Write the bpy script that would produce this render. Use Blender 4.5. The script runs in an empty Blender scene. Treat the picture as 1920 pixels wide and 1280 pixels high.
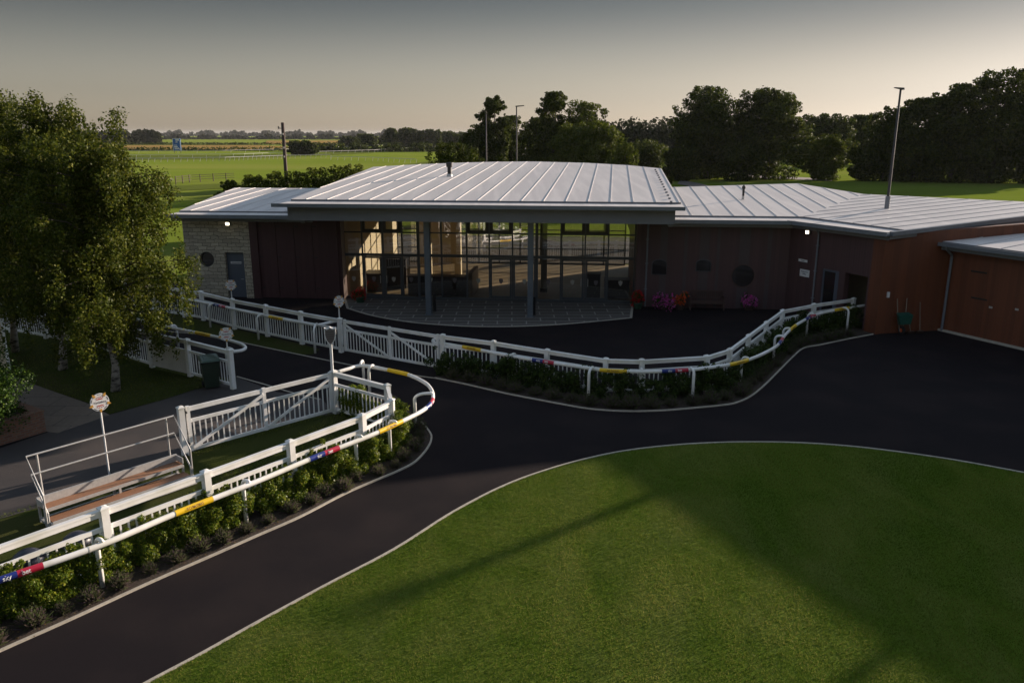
import bpy, math, random
import numpy as np
from mathutils import Vector
random.seed(7); RNG = np.random.default_rng(11)
SC = bpy.context.scene; COL = SC.collection
PI = math.pi
# ------------------------------------------------------------------ survey helpers (photo pixel -> ground point)
F, H, HOR = 1493.0, 8.5, 250.0
PT = math.atan((640 - HOR) / F); CP, SP = math.cos(PT), math.sin(PT)
def ray(u, v):
    a, b = u - 960.0, 640.0 - v
    return np.array([a, F * CP + b * SP, -F * SP + b * CP])
def G(u, v, z=0.0):
    r = ray(u, v); t = (z - H) / r[2]
    return np.array([r[0] * t, r[1] * t, z])
def D(u, v, y):
    r = ray(u, v); t = y / r[1]
    return np.array([r[0] * t, y, H + r[2] * t])
def PX(p):
    x, y, z = p[0], p[1], p[2] - H
    w = y * CP - z * SP; up = y * SP + z * CP
    return 960 + F * x / w, 640 - F * up / w
def onplane(u, v, p0, n):
    r = ray(u, v); o = np.array([0, 0, H]); t = np.dot(np.array(p0) - o, n) / np.dot(r, n)
    return o + r * t
def V(*a): return np.array(a, float)
def unit(v): return v / np.linalg.norm(v)
# ------------------------------------------------------------------ materials
def new_mat(name):
    m = bpy.data.materials.new(name); m.use_nodes = True
    nt = m.node_tree; b = nt.nodes['Principled BSDF']
    return m, nt, b
def mat(name, c1, c2=None, rough=.6, scale=4., detail=6., bump=0., bscale=None, metal=0., spec=.5, coat=0., stretch=None, uv=False, c3=None, s3=.4, sheen=None):
    m, nt, b = new_mat(name); N, L = nt.nodes, nt.links
    b.inputs['Roughness'].default_value = rough; b.inputs['Metallic'].default_value = metal
    b.inputs['Specular IOR Level'].default_value = spec
    if sheen: b.inputs['Sheen Weight'].default_value = .10; b.inputs['Sheen Roughness'].default_value = .5; b.inputs['Sheen Tint'].default_value = (*sheen, 1)
    b.inputs['Coat Weight'].default_value = coat
    tc = N.new('ShaderNodeTexCoord'); src = tc.outputs['UV' if uv else 'Object']
    if stretch:
        mp = N.new('ShaderNodeMapping'); mp.inputs['Scale'].default_value = stretch; L.new(src, mp.inputs['Vector']); src = mp.outputs['Vector']
    if c2 is None: c2 = tuple(x * .82 for x in c1)
    nz = N.new('ShaderNodeTexNoise'); nz.inputs['Scale'].default_value = scale; nz.inputs['Detail'].default_value = detail
    nz.inputs['Roughness'].default_value = .62; L.new(src, nz.inputs['Vector'])
    rp = N.new('ShaderNodeValToRGB'); rp.color_ramp.elements[0].position = .32; rp.color_ramp.elements[1].position = .68
    rp.color_ramp.elements[0].color = (*c1, 1); rp.color_ramp.elements[1].color = (*c2, 1); L.new(nz.outputs['Fac'], rp.inputs['Fac'])
    out = rp.outputs['Color']
    if c3:
        n3 = N.new('ShaderNodeTexNoise'); n3.inputs['Scale'].default_value = s3; n3.inputs['Detail'].default_value = 4; L.new(src, n3.inputs['Vector'])
        r3 = N.new('ShaderNodeValToRGB'); r3.color_ramp.elements[0].position = .45; r3.color_ramp.elements[1].position = .65; L.new(n3.outputs['Fac'], r3.inputs['Fac'])
        mx = N.new('ShaderNodeMix'); mx.data_type = 'RGBA'; L.new(r3.outputs['Color'], mx.inputs['Factor']); L.new(out, mx.inputs['A']); mx.inputs['B'].default_value = (*c3, 1); out = mx.outputs['Result']
    L.new(out, b.inputs['Base Color'])
    if bump:
        n2 = N.new('ShaderNodeTexNoise'); n2.inputs['Scale'].default_value = bscale or scale * 6; n2.inputs['Detail'].default_value = 5; L.new(src, n2.inputs['Vector'])
        bp = N.new('ShaderNodeBump'); bp.inputs['Strength'].default_value = bump; bp.inputs['Distance'].default_value = .02
        L.new(n2.outputs['Fac'], bp.inputs['Height']); L.new(bp.outputs['Normal'], b.inputs['Normal'])
    return m
def leaf_mat(name, cols, trans=.3, rough=.45, spec=.4, patch=False):
    m, nt, b = new_mat(name); N, L = nt.nodes, nt.links
    g = N.new('ShaderNodeNewGeometry'); rp = N.new('ShaderNodeValToRGB')
    el = rp.color_ramp.elements
    el[0].color = (*cols[0], 1); el[1].color = (*cols[-1], 1)
    for i, c in enumerate(cols[1:-1]):
        e = el.new((i + 1) / (len(cols) - 1)); e.color = (*c, 1)
    L.new(g.outputs['Random Per Island'], rp.inputs['Fac']); out = rp.outputs['Color']
    if patch:
        tc = N.new('ShaderNodeTexCoord'); mp = N.new('ShaderNodeMapping'); mp.inputs['Rotation'].default_value = (0, 0, math.radians(35)); mp.inputs['Scale'].default_value = (1, .5, 1); L.new(tc.outputs['Object'], mp.inputs['Vector'])
        nz = N.new('ShaderNodeTexNoise'); nz.inputs['Scale'].default_value = .55; nz.inputs['Detail'].default_value = 5; nz.inputs['Distortion'].default_value = 1.; nz.inputs['Roughness'].default_value = .6; L.new(mp.outputs['Vector'], nz.inputs['Vector'])
        r2 = N.new('ShaderNodeValToRGB'); r2.color_ramp.elements[0].position = .36; r2.color_ramp.elements[1].position = .66; r2.color_ramp.elements[0].color = (.50, .62, .45, 1); r2.color_ramp.elements[1].color = (1.36, 1.12, 1.6, 1); L.new(nz.outputs['Fac'], r2.inputs['Fac'])
        mx2 = N.new('ShaderNodeMix'); mx2.data_type = 'RGBA'; mx2.blend_type = 'MULTIPLY'; mx2.inputs['Factor'].default_value = 1; L.new(out, mx2.inputs['A']); L.new(r2.outputs['Color'], mx2.inputs['B']); out = mx2.outputs['Result']
    L.new(out, b.inputs['Base Color'])
    b.inputs['Roughness'].default_value = rough; b.inputs['Specular IOR Level'].default_value = spec
    tr = N.new('ShaderNodeBsdfTranslucent'); mx = N.new('ShaderNodeMixShader'); mx.inputs['Fac'].default_value = trans
    L.new(out, tr.inputs['Color']); L.new(b.outputs['BSDF'], mx.inputs[1]); L.new(tr.outputs['BSDF'], mx.inputs[2])
    L.new(mx.outputs['Shader'], N['Material Output'].inputs['Surface'])
    return m
def brick_mat(name, c1, c2, mortar, bw, bh, msize, bump=.6, rough=.9, distort=.03, squash=1., offset=.5, noise=.5):
    m, nt, b = new_mat(name); N, L = nt.nodes, nt.links
    tc = N.new('ShaderNodeTexCoord'); nz = N.new('ShaderNodeTexNoise'); nz.inputs['Scale'].default_value = 3.; nz.inputs['Detail'].default_value = 3
    L.new(tc.outputs['UV'], nz.inputs['Vector'])
    vm = N.new('ShaderNodeVectorMath'); vm.operation = 'MULTIPLY_ADD'; vm.inputs[1].default_value = (distort,) * 3
    L.new(nz.outputs['Color'], vm.inputs[0]); L.new(tc.outputs['UV'], vm.inputs[2])
    br = N.new('ShaderNodeTexBrick'); br.inputs['Scale'].default_value = 1; br.inputs['Brick Width'].default_value = bw; br.inputs['Row Height'].default_value = bh
    br.inputs['Mortar Size'].default_value = msize; br.inputs['Color1'].default_value = (*c1, 1); br.inputs['Color2'].default_value = (*c2, 1); br.inputs['Mortar'].default_value = (*mortar, 1)
    br.offset = offset; br.squash = squash; br.squash_frequency = 3; br.inputs['Bias'].default_value = 0
    L.new(vm.outputs['Vector'], br.inputs['Vector'])
    n2 = N.new('ShaderNodeTexNoise'); n2.inputs['Scale'].default_value = 9; n2.inputs['Detail'].default_value = 7; L.new(tc.outputs['UV'], n2.inputs['Vector'])
    mx = N.new('ShaderNodeMix'); mx.data_type = 'RGBA'; mx.blend_type = 'MULTIPLY'; mx.inputs['Factor'].default_value = noise
    L.new(br.outputs['Color'], mx.inputs['A']); L.new(n2.outputs['Fac'], mx.inputs['B'])
    L.new(mx.outputs['Result'], b.inputs['Base Color']); b.inputs['Roughness'].default_value = rough
    bp = N.new('ShaderNodeBump'); bp.inputs['Strength'].default_value = bump; bp.inputs['Distance'].default_value = .02; bp.invert = True
    L.new(br.outputs['Fac'], bp.inputs['Height']); L.new(bp.outputs['Normal'], b.inputs['Normal'])
    return m
def board_mat(name, c1, c2, bw, rough=.6, gap=.06):
    # vertical boards along the wall (u of the metre UV), each board its own tone
    m, nt, b = new_mat(name); N, L = nt.nodes, nt.links
    tc = N.new('ShaderNodeTexCoord'); sx = N.new('ShaderNodeSeparateXYZ'); L.new(tc.outputs['UV'], sx.inputs[0])
    dv = N.new('ShaderNodeMath'); dv.operation = 'DIVIDE'; dv.inputs[1].default_value = bw; L.new(sx.outputs['X'], dv.inputs[0])
    fl = N.new('ShaderNodeMath'); fl.operation = 'FLOOR'; L.new(dv.outputs[0], fl.inputs[0])
    fr = N.new('ShaderNodeMath'); fr.operation = 'FRACT'; L.new(dv.outputs[0], fr.inputs[0])
    wn = N.new('ShaderNodeTexWhiteNoise'); wn.noise_dimensions = '1D'; L.new(fl.outputs[0], wn.inputs['W'])
    mp = N.new('ShaderNodeMapping'); mp.inputs['Scale'].default_value = (14, .8, 1); L.new(tc.outputs['UV'], mp.inputs['Vector'])
    nz = N.new('ShaderNodeTexNoise'); nz.inputs['Scale'].default_value = 1.5; nz.inputs['Detail'].default_value = 6; L.new(mp.outputs['Vector'], nz.inputs['Vector'])
    av = N.new('ShaderNodeMath'); av.operation = 'MULTIPLY_ADD'; av.inputs[1].default_value = .55; L.new(wn.outputs['Value'], av.inputs[0])
    h2 = N.new('ShaderNodeMath'); h2.operation = 'MULTIPLY'; h2.inputs[1].default_value = .45; L.new(nz.outputs['Fac'], h2.inputs[0]); L.new(h2.outputs[0], av.inputs[2])
    rp = N.new('ShaderNodeValToRGB'); rp.color_ramp.elements[0].color = (*c1, 1); rp.color_ramp.elements[1].color = (*c2, 1); L.new(av.outputs[0], rp.inputs['Fac'])
    gp = N.new('ShaderNodeMath'); gp.operation = 'GREATER_THAN'; gp.inputs[1].default_value = gap; L.new(fr.outputs[0], gp.inputs[0])
    L.new(rp.outputs['Color'], b.inputs['Base Color']); b.inputs['Roughness'].default_value = rough
    bp = N.new('ShaderNodeBump'); bp.inputs['Strength'].default_value = .8; bp.inputs['Distance'].default_value = .012; L.new(gp.outputs[0], bp.inputs['Height']); L.new(bp.outputs['Normal'], b.inputs['Normal'])
    return m
def glass_mat(name, tint=(.75, .78, .75), refl=1.0, dark=0.):
    m, nt, b = new_mat(name); N, L = nt.nodes, nt.links
    tr = N.new('ShaderNodeBsdfTransparent'); tr.inputs['Color'].default_value = (*tint, 1)
    gl = N.new('ShaderNodeBsdfGlossy'); gl.inputs['Roughness'].default_value = .015; gl.inputs['Color'].default_value = (.95, .95, .95, 1)
    fr = N.new('ShaderNodeFresnel'); fr.inputs['IOR'].default_value = 2.5
    mx = N.new('ShaderNodeMixShader'); L.new(fr.outputs[0], mx.inputs['Fac']); L.new(tr.outputs[0], mx.inputs[1]); L.new(gl.outputs[0], mx.inputs[2])
    L.new(mx.outputs[0], N['Material Output'].inputs['Surface'])
    return m
def emit_mat(name, c, s):
    m, nt, b = new_mat(name)
    b.inputs['Base Color'].default_value = (*c, 1); b.inputs['Emission Color'].default_value = (*c, 1); b.inputs['Emission Strength'].default_value = s
    return m
M = {}
M['white'] = mat('white_plastic', (.86, .85, .83), (.80, .79, .77), .32, 2.5, 8, spec=.5, bump=.03, bscale=9, c3=(.70, .69, .63), s3=1.7)
M['whitewood'] = mat('white_board', (.62, .60, .56), (.52, .50, .46), .5, 3)
M['steel'] = mat('galvanised_steel', (.58, .57, .55), (.46, .45, .44), .4, 12, metal=.35, bump=.05)
M['greysteel'] = mat('grey_painted_steel', (.10, .12, .14), (.085, .10, .12), .4, 3)
M['lampgrey'] = mat('weathered_grey_steel', (.05, .047, .045), (.036, .034, .033), .75, 4)
M['fascia'] = mat('grey_fascia', (.17, .172, .185), (.15, .152, .165), .5, 1.5)
M['gutter'] = mat('pale_grey_gutter', (.17, .185, .21), (.14, .155, .18), .38, 3)
M['guttertop'] = mat('gutter_bed_pale', (.5, .49, .47), (.40, .39, .37), .5, 5)
M['roof'] = mat('pale_grey_roof_membrane', (.63, .585, .56), (.575, .53, .51), .45, .35, 8, spec=.5, c3=(.70, .645, .615), s3=1.6, bump=.02, bscale=30, stretch=(1.5, .10, 1))
M['seam'] = mat('roof_seam', (.62, .59, .575), (.57, .54, .53), .45, 2)
M['stone'] = brick_mat('limestone_rubble', (.58, .51, .39), (.38, .335, .26), (.17, .145, .11), .46, .19, .014, distort=.22, noise=.3)
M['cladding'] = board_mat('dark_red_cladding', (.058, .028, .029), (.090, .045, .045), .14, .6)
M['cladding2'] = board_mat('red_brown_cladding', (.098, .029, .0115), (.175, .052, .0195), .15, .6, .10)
M['strip'] = mat('brown_grey_strip', (.070, .050, .052), (.056, .039, .041), .5, 2)
M['reddoor'] = board_mat('dark_oxblood_boards', (.048, .016, .018), (.066, .024, .027), .19, .55)
M['frame'] = mat('dark_grey_frame', (.055, .06, .068), (.045, .05, .056), .4, 4)
M['framebrown'] = mat('brown_black_window_frame', (.03, .024, .02), (.025, .02, .016), .45, 4)
M['glass'] = glass_mat('window_glass', (.78, .78, .72)); M['rglass'] = glass_mat('rear_window_glass', (.80, .80, .76))
M['dglass'] = mat('dark_window_glass', (.018, .015, .016), (.026, .021, .021), .08, 1.5, spec=.8)
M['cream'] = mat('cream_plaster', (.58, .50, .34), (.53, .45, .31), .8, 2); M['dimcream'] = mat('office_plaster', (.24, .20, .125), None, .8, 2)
M['tilefloor'] = mat('buff_stone_tile', (.40, .31, .19), (.34, .26, .16), .5, 1.2)
M['ceil'] = mat('ceiling_board', (.30, .27, .22), (.27, .24, .2), .8, 1)
M['oak'] = mat('oak_veneer', (.36, .24, .12), (.28, .18, .085), .5, 2, stretch=(3, 3, 14))
M['darkwood'] = mat('dark_walnut', (.035, .022, .016), (.022, .014, .01), .4, 3)
M['pillar'] = mat('painted_pillar', (.38, .36, .31), None, .6, 2)
M['doorgrey'] = mat('blue_grey_door', (.085, .10, .13), (.075, .09, .115), .45, 2)
M['black'] = mat('black_plastic', (.012, .012, .013), (.009, .009, .01), .4, 4)
M['blackpipe'] = mat('black_flue', (.016, .015, .015), (.011, .011, .011), .5, 4)
M['sign'] = mat('sign_white', (.72, .72, .72), (.66, .66, .66), .5, 4)
M['asphalt'] = mat('fresh_asphalt', (.0185, .0145, .0160), (.0110, .0090, .0108), .95, 60, 8, bump=.5, bscale=240, c3=(.0215, .0165, .0170), s3=.5, spec=.08)
M['oldtar'] = mat('worn_grey_tarmac', (.060, .052, .050), (.045, .040, .040), .9, 40, 8, bump=.35, bscale=160, c3=(.072, .060, .055), s3=.6, spec=.3)
M['kerb'] = mat('concrete_edging', (.50, .45, .37), (.36, .325, .27), .9, 8, bump=.2)
M['soil'] = mat('bark_mulch', (.060, .040, .026), (.020, .013, .009), .95, 22, 8, bump=1., bscale=45)
M['slab'] = brick_mat('paving_flag', (.25, .19, .145), (.20, .155, .12), (.06, .055, .05), 1.15, .9, .012, bump=.4, distort=.0, noise=.5)
M['terrace'] = brick_mat('sandstone_flag', (.165, .148, .132), (.115, .104, .094), (.40, .375, .34), 1.35, .66, .034, bump=.3, distort=.012, noise=.5)
M['brick'] = brick_mat('red_brick', (.32, .14, .08), (.23, .10, .065), (.22, .18, .14), .225, .075, .010, bump=.6, distort=.004)
M['timber'] = mat('hardwood_decking', (.34, .165, .085), (.24, .115, .06), .6, 3, 8, stretch=(1, 1, 1), bump=.1, c3=(.28, .135, .07), s3=2.)
M['oldwood'] = mat('grey_timber', (.26, .215, .165), (.19, .155, .12), .8, 4)
M['pole'] = mat('creosoted_pole', (.06, .035, .026), (.04, .024, .018), .8, 5, stretch=(8, 8, .6))
M['birchbark'] = mat('birch_bark', (.42, .38, .33), (.34, .30, .26), .8, 5, c3=(.028, .022, .018), s3=5.5, stretch=(1, 1, 2.2), bump=.3)
M['bark'] = mat('tree_bark', (.05, .038, .028), (.03, .022, .016), .9, 6, bump=.4)
M['yellow'] = mat('yellow_sleeve', (.80, .52, .012), (.72, .46, .010), .4, 3)
M['blue'] = mat('blue_sleeve', (.012, .028, .20), (.010, .022, .17), .35, 3)
M['red'] = mat('red_sleeve', (.46, .014, .045), (.40, .012, .04), .35, 3)
M['ink'] = mat('brown_ink', (.22, .09, .02), (.2, .08, .018), .6, 3)
M['navy'] = mat('dark_ink', (.03, .04, .07), None, .6, 3)
M['crimson'] = mat('red_ink', (.45, .03, .025), None, .5, 3)
M['gold'] = mat('gold_point', (.55, .30, .06), (.5, .26, .05), .4, 3)
M['shieldgrey'] = mat('shield_grey', (.13, .11, .115), None, .5, 3)
M['bin'] = mat('dark_green_bin', (.022, .038, .024), (.018, .031, .020), .45, 4)
M['binlid'] = mat('green_bin_lid', (.045, .085, .06), (.037, .07, .05), .4, 4)
M['teal'] = mat('green_barrow_tub', (.008, .085, .06), (.006, .06, .045), .4, 6)
M['rubber'] = mat('black_rubber', (.015, .015, .016), None, .7, 6)
M['pot'] = mat('dark_green_pot', (.010, .045, .022), None, .5, 4)
M['terrac'] = mat('timber_planter', (.05, .03, .022), None, .7, 4)
M['benchwood'] = mat('bench_teak', (.085, .045, .035), (.06, .032, .025), .7, 3)
M['banner'] = mat('banner_blue', (.02, .13, .42), (.018, .11, .36), .5, 2)
M['floodlight'] = emit_mat('lit_lamp', (1.0, .86, .62), 5.)
M['dome'] = mat('dark_blue_dome', (.016, .02, .035), None, .4, 3)
M['fieldrail'] = mat('field_rail_white', (.55, .54, .5), None, .5, 1)
M['wheat'] = mat('ripe_barley', (.36, .23, .075), (.30, .19, .06), 1., .05, 6, spec=0.)
M['pasture'] = mat('pasture', (.15, .18, .035), (.12, .145, .03), 1., .02, 6, spec=0.)
M['drive'] = mat('gravel_drive', (.14, .115, .10), (.10, .085, .075), .95, .5, 8)
M['birchleaf'] = leaf_mat('birch_leaf', [(.028, .042, .005), (.046, .064, .007), (.076, .094, .010), (.140, .142, .020)], .34, .5, .08)
M['oakleaf'] = leaf_mat('broad_leaf', [(.018, .030, .003), (.032, .048, .005), (.054, .072, .007), (.080, .094, .010)], .38, .6, .05)
M['paleleaf'] = leaf_mat('pale_leaf', [(.038, .056, .005), (.058, .080, .007), (.082, .104, .010), (.112, .126, .015)], .38, .6, .05)
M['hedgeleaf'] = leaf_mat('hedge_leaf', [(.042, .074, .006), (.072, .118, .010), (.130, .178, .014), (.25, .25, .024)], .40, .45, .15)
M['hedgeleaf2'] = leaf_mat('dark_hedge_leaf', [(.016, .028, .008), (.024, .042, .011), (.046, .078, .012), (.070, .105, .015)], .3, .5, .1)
M['lavleaf'] = leaf_mat('lavender_leaf', [(.060, .085, .028), (.085, .105, .042), (.10, .075, .060), (.11, .075, .10)], .4, .8, .05)
M['shrubleaf'] = leaf_mat('laurel_leaf', [(.014, .032, .005), (.024, .055, .006), (.042, .085, .009), (.075, .12, .012)], .25, .45, .15)
M['blade'] = leaf_mat('grass_blade', [(.080, .128, .014), (.115, .170, .018), (.152, .202, .026), (.235, .245, .055)], .4, .7, .05, patch=True)
M['pinkflower'] = leaf_mat('magenta_petal', [(.58, .05, .32), (.66, .09, .42), (.58, .18, .48)], .3, .6, .2)
M['redflower'] = leaf_mat('red_petal', [(.52, .018, .022), (.62, .028, .03), (.44, .016, .02)], .3, .6, .2)
M['orangeflower'] = leaf_mat('orange_petal', [(.68, .08, .025), (.72, .13, .03), (.6, .05, .022)], .3, .6, .2)
M['farwood'] = leaf_mat('far_wood_leaf', [(.026, .032, .012), (.034, .04, .015), (.042, .046, .018)], .15, .8, .1)
M['litter'] = leaf_mat('fallen_leaf', [(.12, .08, .02), (.18, .12, .03), (.10, .05, .02)], .1, .7, .2)
def lawn_mat(name, dark, light, yel, stripe=True):
    m, nt, b = new_mat(name); N, L = nt.nodes, nt.links
    tc = N.new('ShaderNodeTexCoord')
    def noise(s, d, st=None, dist=0):
        v = tc.outputs['Object']
        if st:
            mp = N.new('ShaderNodeMapping'); mp.inputs['Rotation'].default_value = (0, 0, math.radians(st[1])); mp.inputs['Scale'].default_value = st[0]; L.new(v, mp.inputs['Vector']); v = mp.outputs['Vector']
        n = N.new('ShaderNodeTexNoise'); n.inputs['Scale'].default_value = s; n.inputs['Detail'].default_value = d; n.inputs['Roughness'].default_value = .7; n.inputs['Distortion'].default_value = dist; L.new(v, n.inputs['Vector']); return n.outputs['Fac']
    def ramp(f, a, b_, ca, cb):
        r = N.new('ShaderNodeValToRGB'); r.color_ramp.elements[0].position = a; r.color_ramp.elements[1].position = b_; r.color_ramp.elements[0].color = (*ca, 1); r.color_ramp.elements[1].color = (*cb, 1); L.new(f, r.inputs['Fac']); return r.outputs['Color']
    base = ramp(noise(26, 9), .3, .72, dark, light)
    mx = N.new('ShaderNodeMix'); mx.data_type = 'RGBA'; L.new(base, mx.inputs['A']); mx.inputs['B'].default_value = (*yel, 1)
    pf = ramp(noise(.42, 5, ((1, .55, 1), 35), 1.2), .44, .68, (0, 0, 0), (.6, .6, .6)); L.new(pf, mx.inputs['Factor'])
    L.new(mx.outputs['Result'], b.inputs['Base Color']); b.inputs['Roughness'].default_value = .95; b.inputs['Specular IOR Level'].default_value = .02
    bp = N.new('ShaderNodeBump'); bp.inputs['Strength'].default_value = .9; bp.inputs['Distance'].default_value = .03; L.new(noise(55, 8), bp.inputs['Height']); L.new(bp.outputs['Normal'], b.inputs['Normal'])
    return m
M['lawn'] = lawn_mat('mown_lawn', (.072, .120, .012), (.105, .160, .015), (.16, .18, .045))
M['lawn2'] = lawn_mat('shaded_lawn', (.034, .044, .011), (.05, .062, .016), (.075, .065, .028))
M['field'] = mat('racecourse_turf', (.098, .138, .022), (.080, .114, .018), 1., .06, 8, c3=(.135, .145, .038), s3=.02, spec=0., sheen=(.40, .52, .06), stretch=(.35, 1.6, 1))
# ------------------------------------------------------------------ mesh builder
class MB:
    def __init__(s): s.v = []; s.f = []; s.m = []
    def quad(s, a, b, c, d, mi=0):
        k = len(s.v); s.v += [tuple(a), tuple(b), tuple(c), tuple(d)]; s.f.append((k, k + 1, k + 2, k + 3)); s.m.append(mi)
    def poly(s, pts, mi=0):
        k = len(s.v); s.v += [tuple(p) for p in pts]; s.f.append(tuple(range(k, k + len(pts)))); s.m.append(mi)
    def hexa(s, p, mi=0, top=None):   # 8 points: bottom loop then top loop (counter-clockwise seen from above)
        k = len(s.v); s.v += [tuple(x) for x in p]
        for n, q in enumerate(((3, 2, 1, 0), (4, 5, 6, 7), (0, 1, 5, 4), (1, 2, 6, 5), (2, 3, 7, 6), (3, 0, 4, 7))):
            s.f.append(tuple(k + i for i in q)); s.m.append(top if (n == 1 and top is not None) else mi)
    def obox(s, o, ex, ey, lx, ly, z0, z1, mi=0, top=None):   # box: origin xy, axes, ranges
        P = lambda a, b, z: (o[0] + ex[0] * a + ey[0] * b, o[1] + ex[1] * a + ey[1] * b, z)
        s.hexa([P(lx[0], ly[0], z0), P(lx[1], ly[0], z0), P(lx[1], ly[1], z0), P(lx[0], ly[1], z0), P(lx[0], ly[0], z1), P(lx[1], ly[0], z1), P(lx[1], ly[1], z1), P(lx[0], ly[1], z1)], mi, top)
    def box(s, c, sx, sy, sz, mi=0): s.obox((c[0], c[1]), (1, 0), (0, 1), (-sx / 2, sx / 2), (-sy / 2, sy / 2), c[2] - sz / 2, c[2] + sz / 2, mi)
    def beam(s, a, b, w, h, mi=0, top=None, up=(0, 0, 1)):  # rectangular bar from a to b, h measured upward
        a, b = np.array(a, float), np.array(b, float); d = unit(b - a); r = np.cross(d, up); r = unit(r) * w / 2; u = unit(np.cross(r, d)) * h / 2
        s.hexa([a - r - u, a + r - u, b + r - u, b - r - u, a - r + u, a + r + u, b + r + u, b - r + u], mi, top)
    def prism(s, pts, z0, z1, mi=0, top=None):
        n = len(pts); z0 = [z0] * n if np.isscalar(z0) else z0; z1 = [z1] * n if np.isscalar(z1) else z1
        ar = sum(pts[i][0] * pts[(i + 1) % n][1] - pts[(i + 1) % n][0] * pts[i][1] for i in range(n))
        idx = list(range(n)) if ar > 0 else list(range(n))[::-1]
        k = len(s.v); s.v += [(pts[i][0], pts[i][1], z0[i]) for i in idx] + [(pts[i][0], pts[i][1], z1[i]) for i in idx]
        s.f.append(tuple(k + n - 1 - i for i in range(n))); s.m.append(mi)
        s.f.append(tuple(k + n + i for i in range(n))); s.m.append(mi if top is None else top)
        for i in range(n):
            j = (i + 1) % n; s.f.append((k + i, k + j, k + n + j, k + n + i)); s.m.append(mi)
    def tube(s, path, r, n=8, mi=0, cap=True, flat=1.0):
        path = [np.array(p, float) for p in path]; R = r if hasattr(r, '__len__') else [r] * len(path)
        k = len(s.v); ref = None
        for i, p in enumerate(path):
            t = unit(path[min(i + 1, len(path) - 1)] - path[max(i - 1, 0)])
            if ref is None: ref = np.array([0, 0, 1.]) if abs(t[2]) < .9 else np.array([1., 0, 0])
            a = ref - t * np.dot(ref, t); a = unit(a); ref = a; b = np.cross(t, a)
            for j in range(n):
                q = 2 * PI * j / n; s.v.append(tuple(p + R[i] * (a * math.cos(q) + b * math.sin(q) * flat)))
        for i in range(len(path) - 1):
            for j in range(n):
                j2 = (j + 1) % n; s.f.append((k + i * n + j, k + i * n + j2, k + (i + 1) * n + j2, k + (i + 1) * n + j)); s.m.append(mi)
        if cap:
            s.f.append(tuple(k + j for j in range(n))[::-1]); s.m.append(mi); e = k + (len(path) - 1) * n; s.f.append(tuple(e + j for j in range(n))); s.m.append(mi)
    def ribbon(s, pts, w, z0, z1, mi=0):   # low kerb strip along a polyline
        P = [np.array(p[:2], float) for p in pts]; L_, R_ = [], []
        for i, p in enumerate(P):
            t = unit(P[min(i + 1, len(P) - 1)] - P[max(i - 1, 0)]); nrm = np.array([-t[1], t[0]]) * w / 2; L_.append(p + nrm); R_.append(p - nrm)
        for i in range(len(P) - 1):
            s.hexa([(*R_[i], z0), (*R_[i + 1], z0), (*L_[i + 1], z0), (*L_[i], z0), (*R_[i], z1), (*R_[i + 1], z1), (*L_[i + 1], z1), (*L_[i], z1)], mi)
    def lathe(s, c, prof, n=16, mi=0):
        k = len(s.v)
        for (r, z) in prof:
            for j in range(n): s.v.append((c[0] + r * math.cos(2 * PI * j / n), c[1] + r * math.sin(2 * PI * j / n), c[2] + z))
        for i in range(len(prof) - 1):
            for j in range(n):
                j2 = (j + 1) % n; s.f.append((k + i * n + j, k + i * n + j2, k + (i + 1) * n + j2, k + (i + 1) * n + j)); s.m.append(mi)
        s.f.append(tuple(k + j for j in range(n))[::-1]); s.m.append(mi); e = k + (len(prof) - 1) * n; s.f.append(tuple(e + j for j in range(n))); s.m.append(mi)
    def add(s, vs, fs, mi=0):
        k = len(s.v); s.v += [tuple(v) for v in vs]; s.f += [tuple(k + i for i in f) for f in fs]; s.m += [mi] * len(fs)
    def build(s, name, mats, parent=None, loc=None, smooth=False):
        off = np.array(WLOC[parent.name]) if parent is not None else np.array(loc if loc is not None else (0, 0, 0), float)
        me = bpy.data.meshes.new(name); me.from_pydata([tuple(np.array(v) - off) for v in s.v], [], s.f)
        return finish(me, name, mats, s.m, parent, off, smooth)
WLOC = {}
def finish(me, name, mats, mi, parent, off, smooth):
    if not isinstance(mats, (list, tuple)): mats = [mats]
    for m_ in mats: me.materials.append(m_)
    if mi is not None and len(mats) > 1: me.polygons.foreach_set('material_index', np.array(mi, dtype=np.int32))
    n = len(me.loops); co = np.empty(len(me.vertices) * 3); me.vertices.foreach_get('co', co); co = co.reshape(-1, 3) + np.array(off)
    li = np.empty(n, dtype=np.int32); me.loops.foreach_get('vertex_index', li)
    nr = np.empty(len(me.polygons) * 3); me.polygons.foreach_get('normal', nr); nr = nr.reshape(-1, 3)
    lt = np.empty(len(me.polygons), dtype=np.int32); me.polygons.foreach_get('loop_total', lt)
    ln = np.repeat(nr, lt, axis=0); p = co[li]; uv = np.zeros((n, 2))
    flat = np.abs(ln[:, 2]) > .7; hx = np.stack([-ln[:, 1], ln[:, 0]], 1); hx /= np.maximum(np.linalg.norm(hx, axis=1, keepdims=True), 1e-6)
    uv[:, 0] = np.where(flat, p[:, 0], (hx * p[:, :2]).sum(1)); uv[:, 1] = np.where(flat, p[:, 1], p[:, 2])
    me.uv_layers.new(name='UVMap').data.foreach_set('uv', uv.ravel())
    if smooth: me.polygons.foreach_set('use_smooth', np.ones(len(me.polygons), dtype=bool))
    me.update()
    o = bpy.data.objects.new(name, me); COL.objects.link(o)
    if parent is not None: o.parent = parent; WLOC[o.name] = tuple(off)
    else: o.location = tuple(off); WLOC[o.name] = tuple(off)
    return o
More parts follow.
